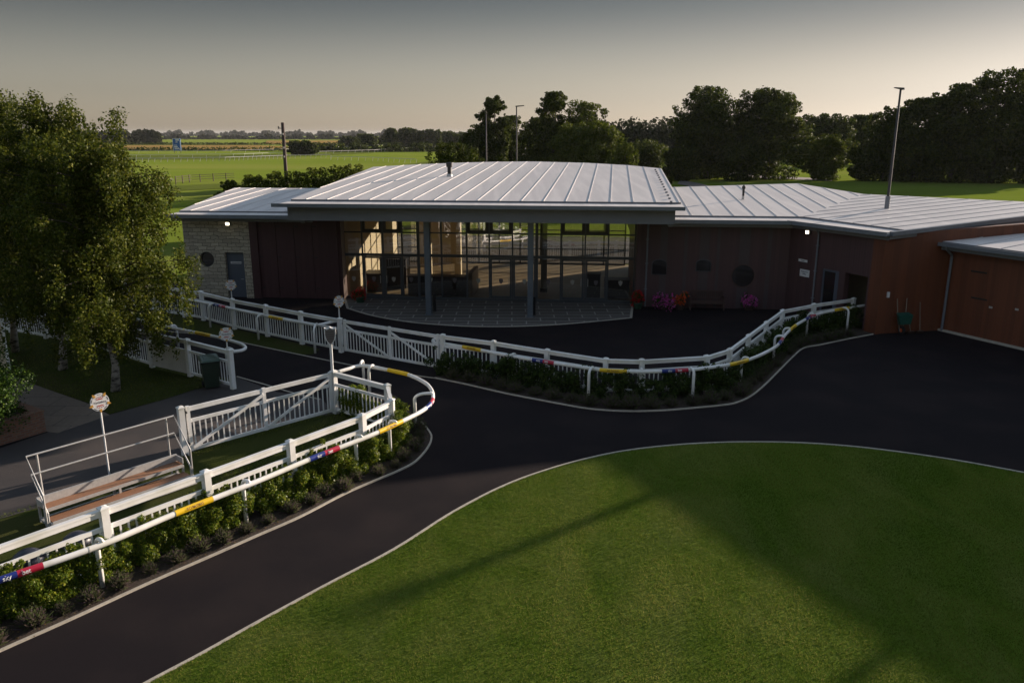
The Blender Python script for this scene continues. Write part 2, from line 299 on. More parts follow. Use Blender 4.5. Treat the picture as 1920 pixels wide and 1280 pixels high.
def quads_obj(name, Q, mats, parent=None, loc=(0, 0, 0), mi=None):   # Q: (n,k,3) separate faces
    off = np.array(WLOC[parent.name]) if parent is not None else np.array(loc, float)
    n, k = Q.shape[:2]; me = bpy.data.meshes.new(name)
    me.vertices.add(n * k); me.loops.add(n * k); me.polygons.add(n)
    me.vertices.foreach_set('co', (Q.reshape(-1, 3) - off).ravel().astype(np.float32))
    me.loops.foreach_set('vertex_index', np.arange(n * k, dtype=np.int32)); me.polygons.foreach_set('loop_start', np.arange(0, n * k, k, dtype=np.int32))
    me.update(calc_edges=True); me.validate()
    if not isinstance(mats, (list, tuple)): mats = [mats]
    for m_ in mats: me.materials.append(m_)
    if mi is not None: me.polygons.foreach_set('material_index', mi.astype(np.int32))
    o = bpy.data.objects.new(name, me); COL.objects.link(o)
    if parent is not None: o.parent = parent
    else: o.location = tuple(off)
    WLOC[o.name] = tuple(off); return o
def tag(o, label=None, cat=None, group=None, kind=None):
    for k, v in (('label', label), ('category', cat), ('group', group), ('kind', kind)):
        if v: o[k] = v
    return o
def thing(name, loc, label, cat, group=None):
    o = bpy.data.objects.new(name, None); COL.objects.link(o); o.empty_display_size = .3
    o.location = tuple(loc); WLOC[o.name] = tuple(loc); return tag(o, label, cat, group)
def kids(o): return [c for c in bpy.data.objects if c.parent == o]
def copy_tree(o, loc, rz=0, sc=1.0, label=None):
    def rec(src, par):
        c = src.copy(); COL.objects.link(c)
        if par: c.parent = par
        for ch in KIDS[src.name]: rec(ch, c)
        return c
    r = rec(o, None); r.location = tuple(loc); r.rotation_euler = (0, 0, rz); r.scale = (sc, sc, sc)
    if label: r['label'] = label
    return r
KIDS = {}
def remember(o):
    KIDS[o.name] = kids(o)
    for c in KIDS[o.name]: remember(c)
def struct(mb, name, m, smooth=False): return tag(mb.build(name, m, smooth=smooth), kind='structure')
def leaves(centers, radii, n, size, flat=1.0, shell=.55, up=.35, droop=0., kite=True, aspect=.6):
    """n leaf quads spread through blobs (centers, radii); returns (n,4,3)"""
    centers = np.array(centers, float); radii = np.array(radii, float)
    if radii.ndim == 1: radii = np.stack([radii, radii, radii * flat], 1)
    w = (radii.prod(1)) ** (2 / 3); idx = RNG.choice(len(centers), n, p=w / w.sum())
    d = RNG.normal(size=(n, 3)); d /= np.linalg.norm(d, axis=1, keepdims=True)
    rr = shell + (1 - shell) * RNG.random(n) ** .5; rr *= (RNG.random(n) * .35 + .82)
    p = centers[idx] + d * radii[idx] * rr[:, None]
    nrm = d * .8 + RNG.normal(size=(n, 3)) * .65 + np.array([0, 0, up]); nrm /= np.linalg.norm(nrm, axis=1, keepdims=True)
    t = RNG.normal(size=(n, 3)) + np.array([0, 0, -droop]); t -= nrm * (t * nrm).sum(1, keepdims=True); t /= np.linalg.norm(t, axis=1, keepdims=True)
    b = np.cross(nrm, t); s = size * (.65 + .7 * RNG.random(n))[:, None]
    return np.stack([p - t * s * .5, p + b * s * aspect * .5, p + t * s * .5, p - b * s * aspect * .5], 1)
TXT = {}
def text_geo(s, bold=False):
    if s in TXT: return TXT[s]
    cu = bpy.data.curves.new('t', 'FONT'); cu.body = s; cu.size = 1; cu.align_x = 'CENTER'; cu.align_y = 'CENTER'; cu.resolution_u = 3; cu.offset = .022 if bold else 0.
    ob = bpy.data.objects.new('t', cu); COL.objects.link(ob); bpy.context.view_layer.update()
    me = ob.evaluated_get(bpy.context.evaluated_depsgraph_get()).to_mesh()
    vs = np.array([v.co[:] for v in me.vertices]); fs = [tuple(p.vertices) for p in me.polygons]
    bpy.data.objects.remove(ob); bpy.data.curves.remove(cu)
    TXT[s] = (vs, fs); return vs, fs
def clipline(poly, p, d):
    """segments of the 2-D line p+t*d inside polygon -> (t0,t1)"""
    ts = []
    for i in range(len(poly)):
        a, b = np.array(poly[i][:2]), np.array(poly[(i + 1) % len(poly)][:2]); e = b - a
        den = d[0] * e[1] - d[1] * e[0]
        if abs(den) < 1e-9: continue
        q = a - p; t = (q[0] * e[1] - q[1] * e[0]) / den; s = (q[0] * d[1] - q[1] * d[0]) / den
        if -1e-6 <= s <= 1 + 1e-6: ts.append(t)
    return (min(ts), max(ts)) if len(ts) >= 2 else None
# ------------------------------------------------------------------ camera
cam = bpy.data.cameras.new('camera'); co_ = bpy.data.objects.new('camera', cam); COL.objects.link(co_)
cam.sensor_width = 36; cam.sensor_fit = 'HORIZONTAL'; cam.lens = F / 1920 * 36; cam.clip_start = .1; cam.clip_end = 12000
co_.location = (0, 0, H); co_.rotation_euler = (PI / 2 - PT, 0, 0); SC.camera = co_
# ------------------------------------------------------------------ light
SUN_AZ, SUN_EL = math.radians(52), math.radians(10.4)
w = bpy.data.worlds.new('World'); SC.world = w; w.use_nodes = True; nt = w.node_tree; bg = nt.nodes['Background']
sky = nt.nodes.new('ShaderNodeTexSky'); sky.sky_type = 'NISHITA'; sky.sun_disc = False; sky.sun_elevation = SUN_EL; sky.sun_rotation = SUN_AZ
sky.altitude = 50; sky.air_density = 1.0; sky.dust_density = .8; sky.ozone_density = 1.0
hs = nt.nodes.new('ShaderNodeHueSaturation'); hs.inputs['Saturation'].default_value = .40
gm = nt.nodes.new('ShaderNodeGamma'); gm.inputs['Gamma'].default_value = 1.1; hs.inputs['Value'].default_value = 1.15
nt.links.new(sky.outputs[0], gm.inputs['Color']); kk = nt.nodes.new('ShaderNodeVectorMath'); kk.operation = 'MULTIPLY_ADD'; kk.inputs[1].default_value = (.06, .06, .06); kk.inputs[2].default_value = (1, 1, 1)
dv = nt.nodes.new('ShaderNodeVectorMath'); dv.operation = 'DIVIDE'
nt.links.new(gm.outputs[0], hs.inputs['Color']); nt.links.new(hs.outputs[0], kk.inputs[0]); nt.links.new(hs.outputs[0], dv.inputs[0]); nt.links.new(kk.outputs[0], dv.inputs[1])
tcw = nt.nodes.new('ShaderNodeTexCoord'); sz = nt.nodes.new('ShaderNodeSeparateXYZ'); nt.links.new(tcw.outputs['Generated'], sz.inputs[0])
er = nt.nodes.new('ShaderNodeValToRGB'); er.color_ramp.interpolation = 'EASE'; e_ = er.color_ramp.elements   # added ramp: sky dimmed above the horizon, boosted blue overhead to brighten shaded walls
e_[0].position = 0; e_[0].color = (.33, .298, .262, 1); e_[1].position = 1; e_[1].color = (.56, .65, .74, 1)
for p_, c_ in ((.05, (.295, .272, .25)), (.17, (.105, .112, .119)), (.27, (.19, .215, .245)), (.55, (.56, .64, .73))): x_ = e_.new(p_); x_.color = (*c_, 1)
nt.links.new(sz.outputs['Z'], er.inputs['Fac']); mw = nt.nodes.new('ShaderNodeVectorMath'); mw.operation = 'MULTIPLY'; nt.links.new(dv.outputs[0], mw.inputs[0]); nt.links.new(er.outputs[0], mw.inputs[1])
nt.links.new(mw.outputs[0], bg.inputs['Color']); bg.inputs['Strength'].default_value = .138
sl = bpy.data.lights.new('sun', 'SUN'); so = bpy.data.objects.new('sun', sl); COL.objects.link(so)
sl.energy = 5.0; sl.angle = math.radians(.5); sl.color = (1.0, .83, .68)
sd = Vector((math.sin(SUN_AZ) * math.cos(SUN_EL), math.cos(SUN_AZ) * math.cos(SUN_EL), math.sin(SUN_EL)))
so.rotation_euler = sd.to_track_quat('Z', 'Y').to_euler(); so.location = (60, 60, 40)
SC.view_settings.view_transform = 'Standard'; SC.view_settings.look = 'None'; SC.view_settings.gamma = 1; SC.view_settings.exposure = 1.1
SC.cycles.max_bounces = 6; SC.cycles.transparent_max_bounces = 12; SC.cycles.caustics_reflective = False; SC.cycles.caustics_refractive = False
# ================================================================== SETTING
def sheet(name, pts, z, m):
    mb = MB(); P = [(p[0], p[1], z) for p in pts]
    ar = sum(P[i][0] * P[(i + 1) % len(P)][1] - P[(i + 1) % len(P)][0] * P[i][1] for i in range(len(P)))
    mb.poly(P if ar > 0 else P[::-1]); return struct(mb, name, m)
def smooth_path(pts, n=6, closed=False):
    P = [np.array(p, float) for p in pts]; out = []
    for i in range(len(P) - 1):
        p0, p1, p2, p3 = P[max(i - 1, 0)], P[i], P[i + 1], P[min(i + 2, len(P) - 1)]
        for k in range(n):
            t = k / n; out.append(.5 * ((2 * p1) + (-p0 + p2) * t + (2 * p0 - 5 * p1 + 4 * p2 - p3) * t * t + (-p0 + 3 * p1 - 3 * p2 + p3) * t ** 3))
    out.append(P[-1]); return out
# big ground: one grid to the horizon
mb = MB(); mb.quad((-5000, -300, -.02), (5000, -300, -.02), (5000, 9000, -.02), (-5000, 9000, -.02)); struct(mb, 'ground', M['field'])
# yard of fresh asphalt
sheet('tarmac_yard', [(-40, 2), (40, 2), (40, 42), (20, 46), (-40, 46)], .0, M['asphalt'])
# lawn oval
LK = [(150, 1352), (275, 1281), (380, 1225), (480, 1169), (611, 1098), (738, 1031), (837, 968), (900, 933), (948, 910), (1000, 890), (1075, 867), (1154, 849), (1230, 838.5), (1312, 832), (1400, 829.5), (1500, 831), (1600, 838), (1700, 850), (1800, 865), (1920, 887)]
lk = smooth_path([G(*q) for q in LK], 5)
lk2 = lk + smooth_path([lk[-1], V(14.6, 16.2, 0), V(17, 12.5, 0), V(17.6, 8, 0), V(15, 3, 0), V(6, 1.5, 0), V(-3, 3, 0), V(-5.4, 6.5, 0), lk[0]], 5)[1:-1]
sheet('lawn', lk2, .012, M['lawn'])
mb = MB(); mb.ribbon(lk2 + [lk2[0]], .055, 0, .035); struct(mb, 'lawn_kerb', M['kerb'])
# beds
K1 = [(-160, 1295), (0, 1221), (137, 1160), (275, 1096), (410, 1037), (480, 1006), (562, 970), (645, 927), (700, 903), (750, 882), (780, 865), (802, 840), (809, 822), (805, 810), (790, 792), (778, 782)]
k1 = smooth_path([G(*q) for q in K1], 5)
fC = [G(u, v, 1.42) * V(1, 1, 0) for u, v in ((192.5, 949), (385, 881), (544, 824), (679, 775), (733.5, 747.5), (726, 719.5))]
fC = [fC[0] + unit(fC[0] - fC[1]) * 5.0] + fC + [G(630, 775)]
sheet('planting_bed', k1 + [G(742, 742), G(700, 735), G(655, 742)] + fC[::-1][1:] , .014, M['soil'])
mb = MB(); mb.ribbon(k1, .05, 0, .04); struct(mb, 'bed_kerb', M['kerb'])
K2 = [(815, 709), (850, 716), (876, 721.5), (948, 738), (1020, 752), (1091, 765), (1139, 770), (1187, 771.5), (1235, 770.5), (1278, 767.5), (1356, 760), (1382, 755), (1408, 743), (1434, 722), (1460, 696), (1486, 670), (1507, 653), (1538, 647), (1590, 636), (1637, 627)]
k2 = smooth_path([G(*q) for q in K2], 4)
fenceB_base = [G(831, 696), G(927, 712), G(1028, 730), G(1138, 746), G(1206, 748), G(1325, 739), G(1368, 724), G(1402, 694), G(1436, 668), G(1465, 643), G(1523, 628), G(1597, 615)]
sheet('hedge_bed', k2 + [G(1637, 613)] + fenceB_base[::-1], .014, M['soil'])
mb = MB(); mb.ribbon(k2, .05, 0, .04); struct(mb, 'hedge_bed_kerb', M['kerb'])
# lawn under the birches, paving, worn path, grass strips
bl = smooth_path([G(*q) for q in ((-80, 640), (0, 690), (49, 715), (101, 734), (136, 746), (164, 756), (206, 777))], 4) + [G(*q) for q in ((240, 767), (298, 752), (367, 730), (405, 722), (440, 712), (357, 697), (284, 682), (150, 640), (20, 610), (-140, 580))]
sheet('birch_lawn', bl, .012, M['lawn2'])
sheet('worn_path', [G(*q) for q in ((-200, 1000), (0, 975), (75, 953), (340, 856), (496, 803), (630, 774), (600, 745), (520, 735), (444, 707), (405, 722), (367, 730), (298, 752), (206, 777), (120, 800), (0, 840), (-200, 890))], .004, M['oldtar'])
sheet('paving', [G(*q) for q in ((206, 778), (164, 756), (101, 734), (40, 712), (-60, 670), (-160, 720), (-60, 800), (87, 809), (108, 812))], .008, M['slab'])
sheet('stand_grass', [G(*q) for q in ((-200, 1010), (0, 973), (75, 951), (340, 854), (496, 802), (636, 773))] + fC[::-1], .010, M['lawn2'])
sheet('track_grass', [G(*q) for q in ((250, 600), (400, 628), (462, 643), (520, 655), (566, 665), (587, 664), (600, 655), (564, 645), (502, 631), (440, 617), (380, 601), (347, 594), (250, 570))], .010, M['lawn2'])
mb = MB(); mb.ribbon([G(444, 706), G(500, 722), G(560, 740), G(600, 749)], .05, 0, .02); mb.ribbon([G(300, 620), G(400, 629.5), G(462, 644), G(566, 666), G(660, 685), G(740, 699), G(815, 709)], .05, 0, .02); struct(mb, 'path_edging', M['kerb'])
# fields behind
def far_sheet(name, px, z, m): return sheet(name, [G(*q) for q in px], z, m)
far_sheet('barley_field', [(-300, 282), (532, 281), (560, 276), (480, 272.5), (-300, 273)], .10, M['wheat'])
far_sheet('upper_pasture', [(-300, 271.5), (470, 271.5), (400, 267), (-300, 266)], .06, M['pasture'])
far_sheet('pale_field', [(497, 271), (633, 271), (640, 263.5), (500, 264)], .06, M['wheat'])
far_sheet('drive', [(938, 330), (1040, 330), (1010, 302), (1010, 290), (985, 277), (962, 277), (955, 290)], .05, M['drive'])
far_sheet('track', [(1255, 318), (1330, 321), (1450, 330), (1560, 336), (1560, 340), (1440, 335), (1330, 327), (1255, 323)], .05, M['drive'])
far_sheet('track_spur', [(1270, 345), (1300, 352), (1345, 353), (1310, 344), (1275, 338)], .06, M['drive'])
# ================================================================== BUILDING
A = math.radians(5.6); E1 = V(math.cos(A), -math.sin(A)); E2 = V(math.sin(A), math.cos(A)); O2 = G(936, 563.7)[:2]
def W(a, b, z=0.): p = O2 + E1 * a + E2 * b; return V(p[0], p[1], z)
def LOC(u, v, z=0.):
    d = G(u, v, z)[:2] - O2; return float(d @ E1), float(d @ E2)
def aof(u, v=565): return LOC(u, v)[0]
def face_a(u, v, b):   # local a and height of a pixel on the vertical plane at depth b
    n = V(E2[0], E2[1], 0); p = onplane(u, v, W(0, b), n); d = p[:2] - O2
    return float(d @ E1), float(p[2])
B = thing('pavilion', W(0, 6, 0), 'long low entrance pavilion of stone, glass and dark red boarding under pale metal roofs', 'building')
def bbox(mb, a, b, z, mi=0, top=None): mb.obox(O2, E1, E2, a, b, z[0], z[1], mi, top)
SL = math.tan(math.radians(2.8))
def rplane(b0, z0): return W(0, b0, z0), V(-SL * E2[0], -SL * E2[1], 1.)
def roofpx(u, v, pl): p = onplane(u, v, *pl); return p
def zon(pl, p): p0, n = pl; return p0[2] - (n[0] * (p[0] - p0[0]) + n[1] * (p[1] - p0[1])) / n[2]
def roof_obj(name, pts, pl, seamdir, seam_starts, thick=.16, label=None):
    mb = MB(); z1 = [zon(pl, p) for p in pts]
    mb.prism([p[:2] for p in pts], [z - thick for z in z1], z1, 1, 0)
    r = mb.build(name, [M['roof'], M['fascia']], B)
    ms = MB()
    for p in seam_starts:
        c = clipline(pts, np.array(p[:2]), seamdir)
        if c is None or c[1] - c[0] < .4: continue
        a = np.array(p[:2]) + seamdir * (c[0] + .03); b_ = np.array(p[:2]) + seamdir * (c[1] - .03)
        za, zb = zon(pl, a) + .012, zon(pl, b_) + .012
        ms.beam((*a, za), (*b_, zb), .022, .022)
    s = ms.build('standing_seams', M['seam'], r); return r
SD = V(math.sin(math.radians(7.15)), math.cos(math.radians(7.15)))
# --- main roof
PL0 = rplane(-4.55, 5.40)
fl, fr_ = W(-9.60, -3.45), W(8.75, -3.45)
mr = [fl, fr_] + [roofpx(u, v, PL0) for u, v in ((1240, 316), (1180, 310), (1100, 305.5), (1000, 303), (925, 303.5), (850, 305.5), (770, 309), (700, 313))]
s0 = onplane(1229.7, 377.9, *PL0)
main_roof = roof_obj('main_roof', mr, PL0, SD, [W(*( (lambda d: (d @ E1 - 1.03 * k, d @ E2))(s0[:2] - O2) )) for k in range(-1, 26)], .2)
# snow hooks along right verge
mb = MB()
for k in range(14):
    p = mr[1] * (1 - k / 14) + mr[2] * (k / 14) + V(-.45, 0, 0); mb.box((p[0], p[1], zon(PL0, p) + .035), .1, .12, .07)
mb.build('verge_clips', M['gutter'], main_roof)
p = onplane(843, 331, *PL0); mb = MB(); mb.lathe((p[0], p[1], p[2] - .05), [(.19, 0), (.16, .16), (.135, .2)], 14, 1); mb.lathe((p[0], p[1], p[2] + .12), [(.125, 0), (.125, .42), (.19, .45), (.2, .66), (.16, .70), (.02, .71)], 14); mb.build('flue', [M['blackpipe'], M['steel']], main_roof)
# --- gutter and canopy beam
mb = MB(); bbox(mb, (-10.0, 8.8), (-4.864, -4.60), (5.22, 5.299), 0, 1); bbox(mb, (-10.0, 8.8), (-4.92, -4.865), (5.21, 5.375)); mb.build('main_gutter', [M['gutter'], M['guttertop']], B)
mb = MB(); bbox(mb, (-9.62, 8.76), (-4.862, -3.40), (5.30, 5.372)); mb.build('eaves_bed', M['roof'], B)
mb = MB(); bbox(mb, (-9.42, 8.42), (-4.45, -4.20), (4.56, 5.20)); mb.build('canopy_beam', M['fascia'], B)
mb = MB(); bbox(mb, (-9.40, 8.40), (-4.19, .6), (4.58, 4.66)); mb.build('canopy_soffit', M['ceil'], B)
for s_, pa, pb in ((-1, mr[0], mr[-1]), (1, mr[1], mr[2])):
    a = pa[:2] - E1 * s_ * .4; b_ = pb[:2] - E1 * s_ * .4; d = unit(b_ - a); a = a + d * .3
    nrm = V(-d[1], d[0]) * .09; mb = MB()
    mb.prism([a - nrm, b_ - nrm, b_ + nrm, a + nrm], 4.3, [zon(PL0, a) - .21, zon(PL0, b_) - .21, zon(PL0, b_) - .21, zon(PL0, a) - .21]); mb.build('clerestory_cheek', M['fascia'], B)
# --- columns
for u, v in ((805, 589.5), (994, 594.5)):
    a, b = LOC(u, v); mb = MB()
    bbox(mb, (a - .13, a + .13), (-3.65 - .13, -3.65 - .10), (.014, 4.57)); bbox(mb, (a - .13, a + .13), (-3.65 + .10, -3.65 + .13), (.014, 4.57)); bbox(mb, (a - .055, a + .055), (-3.75, -3.55), (.014, 4.57))
    bbox(mb, (a - .19, a + .19), (-3.84, -3.46), (.012, .03)); mb.build('column', M['greysteel'], B)
# --- glass wall
GL, GR = -8.32, 6.98
_, z_t = face_a(936, 438, 0); _, z_h = face_a(936, 481, 0)
MU = [face_a(u, 520, 0)[0] for u in (657, 682, 720.5, 756, 786, 829, 876, 918, 961, 1006, 1051, 1096, 1139, 1180)]
MU[0] = GL + .03; MU[-1] = GR - .03
cw = MB()
for k, a in enumerate(MU):
    w_ = .14 if k in (4, 9) else .075 if k not in (1,) else .06
    bbox(cw, (a - w_ / 2, a + w_ / 2), (-.07, .07), (.1, 4.58))
bbox(cw, (GL, GR), (-.06, .06), (z_h - .07, z_h + .07)); bbox(cw, (GL, GR), (-.05, .05), (z_t - .035, z_t + .035)); bbox(cw, (GL, GR), (-.09, .09), (.012, .13))
cwo = cw.build('glazed_front', M['frame'], B)
for k in range(len(MU) - 1):
    a0, a1 = MU[k] + .035, MU[k + 1] - .035
    for z0, z1 in ((.13, z_h - .07), (z_h + .07, z_t - .035), (z_t + .035, 4.57)):
        mb = MB(); mb.quad(W(a0, 0, z0), W(a1, 0, z0), W(a1, 0, z1), W(a0, 0, z1)); mb.build('pane', M['glass'], cwo)
    if k in (1, 2, 6, 7, 10, 11):      # opening lights in the top row
        mb = MB(); z0, z1 = z_t + .03, 4.55
        for aa, bb_, zz in (((a0, a1), (-.05, .05), (z0, z0 + .13)), ((a0, a1), (-.05, .05), (z1 - .12, z1)), ((a0, a0 + .15), (-.05, .05), (z0 + .13, z1 - .12)), ((a1 - .15, a1), (-.05, .05), (z0 + .13, z1 - .12))): bbox(mb, aa, bb_, zz)
        mb.build('opening_light', M['framebrown'], cwo)
    if k in (1, 2, 7, 8, 10, 11):       # door leaves
        mb = MB()
        for aa, zz in (((a0 + .01, a0 + .10), (.14, z_h - .08)), ((a1 - .10, a1 - .01), (.14, z_h - .08)), ((a0 + .10, a1 - .10), (.14, .26)), ((a0 + .10, a1 - .10), (z_h - .17, z_h - .08))): bbox(mb, aa, (-.085, -.03), zz)
        d_ = mb.build('glass_door', M['frame'], cwo)
        mb = MB(); ah = a1 - .14 if k in (1, 7, 10) else a0 + .14; mb.tube([W(ah, -.13, .85), W(ah, -.13, 1.25)], .014, 6); mb.build('door_handle', M['steel'], cwo)
    # shield decal at hip height
    mb = MB(); am = (a0 + a1) / 2; zc = 1.05; S = [(-.085, .10), (-.04, .085), (0, .12), (.04, .085), (.085, .10), (.09, 0), (.05, -.09), (0, -.14), (-.05, -.09), (-.09, 0)]
    mb.poly([W(am + x * 1.15, -.012, zc + z * 1.15) for x, z in S][::-1]); mb.build('shield_decal', M['shieldgrey' if k % 2 else 'pillar'], cwo)
# --- interior
mb = MB(); mb.prism([W(GL, 0)[:2], W(GR, 0)[:2], W(GR + .3, 12.4)[:2], W(GL - .6, 12.4)[:2]], -.01, .02); mb.build('hall_floor', M['tilefloor'], B)
mb = MB(); mb.prism([W(GL, .62)[:2], W(GR, .62)[:2], W(GR + .3, 12.4)[:2], W(GL - .6, 12.4)[:2]], 4.6, 4.68); mb.build('hall_ceiling', M['ceil'], B)
mb = MB()
bbox(mb, (GL - .55, GL - .02), (0.1, 12.4), (.0, 4.6)); mb.build('cream_side_wall', M['cream'], B)
mb = MB(); bbox(mb, (GR + .02, GR + .4), (0.1, 7.0), (.0, 4.6)); bbox(mb, (GR + .02, GR + .4), (7.0, 12.4), (2.9, 4.6)); mb.build('inner_side_wall', M['cladding'], B)
rb = MB(); RM = np.linspace(GL, GR, 12)
for a in RM: bbox(rb, (a - .05, a + .05), (12.2, 12.32), (.02, 4.6))
for z in (.02, 1.0, 2.25, 3.6, 4.5): bbox(rb, (GL, GR), (12.22, 12.30), (z, z + .07))
bbox(rb, (GL + 1.4, GL + 4.2), (12.0, 12.19), (.02, 4.6), 1)
rbo = rb.build('rear_glazing', [M['frame'], M['cream']], B)
mb = MB(); mb.quad(W(GL, 12.26, .09), W(GR, 12.26, .09), W(GR, 12.26, 4.55), W(GL, 12.26, 4.55)); mb.build('rear_pane', M['rglass'], rbo)
for u, v, w_, m_ in ((1020, 548, .32, 'pillar'),):
    a, b = LOC(u, v); b = 2.6
    mb = MB(); a = face_a(u, 500, b)[0]; bbox(mb, (a - w_ / 2, a + w_ / 2), (b - w_ / 2, b + w_ / 2), (.02, 4.6)); bbox(mb, (a - .2, a + .2), (b - .2, b + .2), (.02, .22), 1); mb.build('hall_pillar', [M[m_], M['darkwood']], B)
for aa, bb_ in ((-4.6, 4.2), (-3.4, 7.5)):
    mb = MB(); bbox(mb, (aa - .2, aa + .2), (bb_ - .2, bb_ + .2), (.02, 4.6)); mb.build('hall_pillar', M['cream'], B)
mb = MB()
for k in range(9): bbox(mb, (GL, GR), (1.3 + k * 1.25, 1.5 + k * 1.25), (4.35, 4.598))
mb.build('ceiling_joists', M['oak'], B)
# furniture inside (stands on the hall floor)
c1 = face_a(884, 540, 1.3)[0]
t = thing('reception_counter', W(c1, 1.5, .02), 'oak ended reception counter seen through the glass front', 'counter')
mb = MB(); bbox(mb, (c1 - .08, c1 + .14), (.75, 3.1), (.02, 1.32)); mb.build('end_panel', M['oak'], t)
mb = MB(); bbox(mb, (c1 - 3.4, c1 - .08), (.9, 1.5), (.02, 1.02)); mb.build('counter_body', M['darkwood'], t)
mb = MB(); bbox(mb, (c1 - 3.45, c1 - .09), (.8, 1.62), (1.03, 1.08)); mb.build('counter_top', M['darkwood'], t)
for (ua, aw, b0, dep, hgt, lab, nm) in ((705, 1.1, 2.2, 1.2, 1.0, 'dark low cabinet behind the left door of the glass front', 'cabinet'), (742, 1.5, 3.2, 1.0, 1.65, 'tall dark cabinet beside the sunlit cream wall', 'cabinet'), (1112, .75, 1.0, .8, 1.35, 'dark lectern desk inside at the right of the glass front', 'desk'), (1156, 1.3, 1.6, .9, .95, 'dark sideboard in the right corner of the hall', 'sideboard')):
    a = face_a(ua, 530, b0)[0]; t = thing('hall_' + nm, W(a, b0, .02), lab, nm)
    mb = MB(); bbox(mb, (a - aw / 2, a + aw / 2), (b0 - dep / 2, b0 + dep / 2), (.1, hgt)); mb.build('body', M['darkwood'], t)
    mb = MB(); bbox(mb, (a - aw / 2 - .03, a + aw / 2 + .03), (b0 - dep / 2 - .03, b0 + dep / 2 + .03), (hgt + .003, hgt + .045)); mb.build('top', M['darkwood'], t)
    mb = MB(); bbox(mb, (a - aw / 2 + .04, a + aw / 2 - .04), (b0 - dep / 2 + .04, b0 + dep / 2 - .04), (.02, .098)); mb.build('plinth', M['black'], t)
# --- left wing: stone wall, door, round window, big red doors
WB = -.62
PLW = rplane(-1.25, 4.5)
lend = face_a(310, 402, -1.55)[0]; st_l, st_r = lend + .35, face_a(472, 500, WB)[0]
dl, zd = face_a(421, 473, WB); dr, _ = face_a(456, 473, WB)
wc, zw = face_a(388, 486, WB)
mb = MB()
def wall_with_hole(mb, a0, a1, z0, z1, b0, b1, ca, cz, rx, rz, n=28):
    P = [(ca + rx * math.cos(2 * PI * k / n), cz + rz * math.sin(2 * PI * k / n)) for k in range(n)]
    def out(k):
        q = 2 * PI * k / n; c, s = math.cos(q), math.sin(q)
        t = min(((a1 - ca) / c if c > 1e-6 else (a0 - ca) / c if c < -1e-6 else 1e9), ((z1 - cz) / s if s > 1e-6 else (z0 - cz) / s if s < -1e-6 else 1e9)); return (ca + c * t, cz + s * t)
    cor = [(a1, z1), (a0, z1), (a0, z0), (a1, z0)]
    for k in range(n):
        k2 = (k + 1) % n; o1, o2 = out(k), out(k2); ring = [P[k], o1]
        for cc in cor:
            q = math.atan2(cc[1] - cz, cc[0] - ca) % (2 * PI); qa, qb = 2 * PI * k / n, 2 * PI * (k + 1) / n
            if qa + 1e-6 < q < qb - 1e-6: ring.append(cc)
        ring += [o2, P[k2]]
        mb.poly([W(x, b0, z) for x, z in ring]); mb.quad(W(P[k][0], b0, P[k][1]), W(P[k2][0], b0, P[k2][1]), W(P[k2][0], b1, P[k2][1]), W(P[k][0], b1, P[k][1]))
wall_with_hole(mb, st_l, dl - .6, 0, 4.28, WB, WB + .35, wc, zw, .40, .40)
bbox(mb, (dl - .6, dl), (WB, WB + .35), (0, 4.28)); bbox(mb, (dl, dr), (WB, WB + .35), (zd, 4.28)); bbox(mb, (dr, st_r), (WB, WB + .35), (0, 4.28))
bbox(mb, (st_l, st_l + .35), (WB + .35, 10), (0, 4.28)); bbox(mb, (st_l, GL - .6), (9.6, 9.95), (0, 4.28))
stw = mb.build('stone_wall', M['stone'], B)
mb = MB(); mb.poly([W(wc + .41 * math.cos(2 * PI * k / 28), WB + .16, zw + .41 * math.sin(2 * PI * k / 28)) for k in range(28)]); rw = mb.build('round_window', M['dglass'], stw)
mb = MB(); mb.tube([W(wc + .40 * math.cos(2 * PI * k / 28), WB + .04, zw + .40 * math.sin(2 * PI * k / 28)) for k in range(29)], .028, 6); mb.build('window_ring', M['frame'], stw)
mb = MB(); bbox(mb, (dl + .02, dr - .02), (WB + .16, WB + .21), (.02, zd - .02)); do = mb.build('blue_grey_door', M['doorgrey'], B)
mb = MB(); bbox(mb, (dl + .22, dr - .22), (WB + .148, WB + .158), (zd - .62, zd - .51)); sg = mb.build('door_sign', M['sign'], do)
mb = MB()
for k in range(9): bbox(mb, (dl + .27 + k * .06, dl + .31 + k * .06), (WB + .143, WB + .147), (zd - .59, zd - .54))
mb.build('sign_lettering', M['navy'], do)
mb = MB(); mb.tube([W(dr - .14, WB + .1, 1.0), W(dr - .3, WB + .1, 1.0)], .014, 6); mb.build('door_handle', M['steel'], do)
# interior dark backing of stone room
mb = MB(); bbox(mb, (st_l + .36, st_r), (WB + 1.2, WB + 1.3), (0, 4.2)); mb.build('back_partition', M['cream'], B)
# big doors
rl, rr_ = st_r + .01, GL - .02
mb = MB(); bbox(mb, (rl, rl + .42), (WB - .02, WB + .3), (0, 4.24)); mb.build('red_boarding', M['reddoor'], B); mb = MB(); bbox(mb, (rr_ - .38, rr_), (WB - .02, WB + .3), (0, 4.24)); bbox(mb, (rr_ - .001, rr_ + .18), (WB + .05, .05), (0, 4.24)); mb.build('red_boarding', M['reddoor'], B)
nl = 4; da = (rr_ - .38 - rl - .42) / nl
for k in range(nl):
    a0 = rl + .42 + k * da; mb = MB(); bbox(mb, (a0 + .012, a0 + da - .012), (WB + .06, WB + .14), (.04, 4.2)); dd = mb.build('folding_door_leaf', M['reddoor'], B)
    for zz in (.55, 2.2, 3.8): mb = MB(); bbox(mb, (a0 + .03, a0 + .24), (WB + .045, WB + .058), (zz, zz + .05)); mb.build('strap_hinge', M['black'], dd)
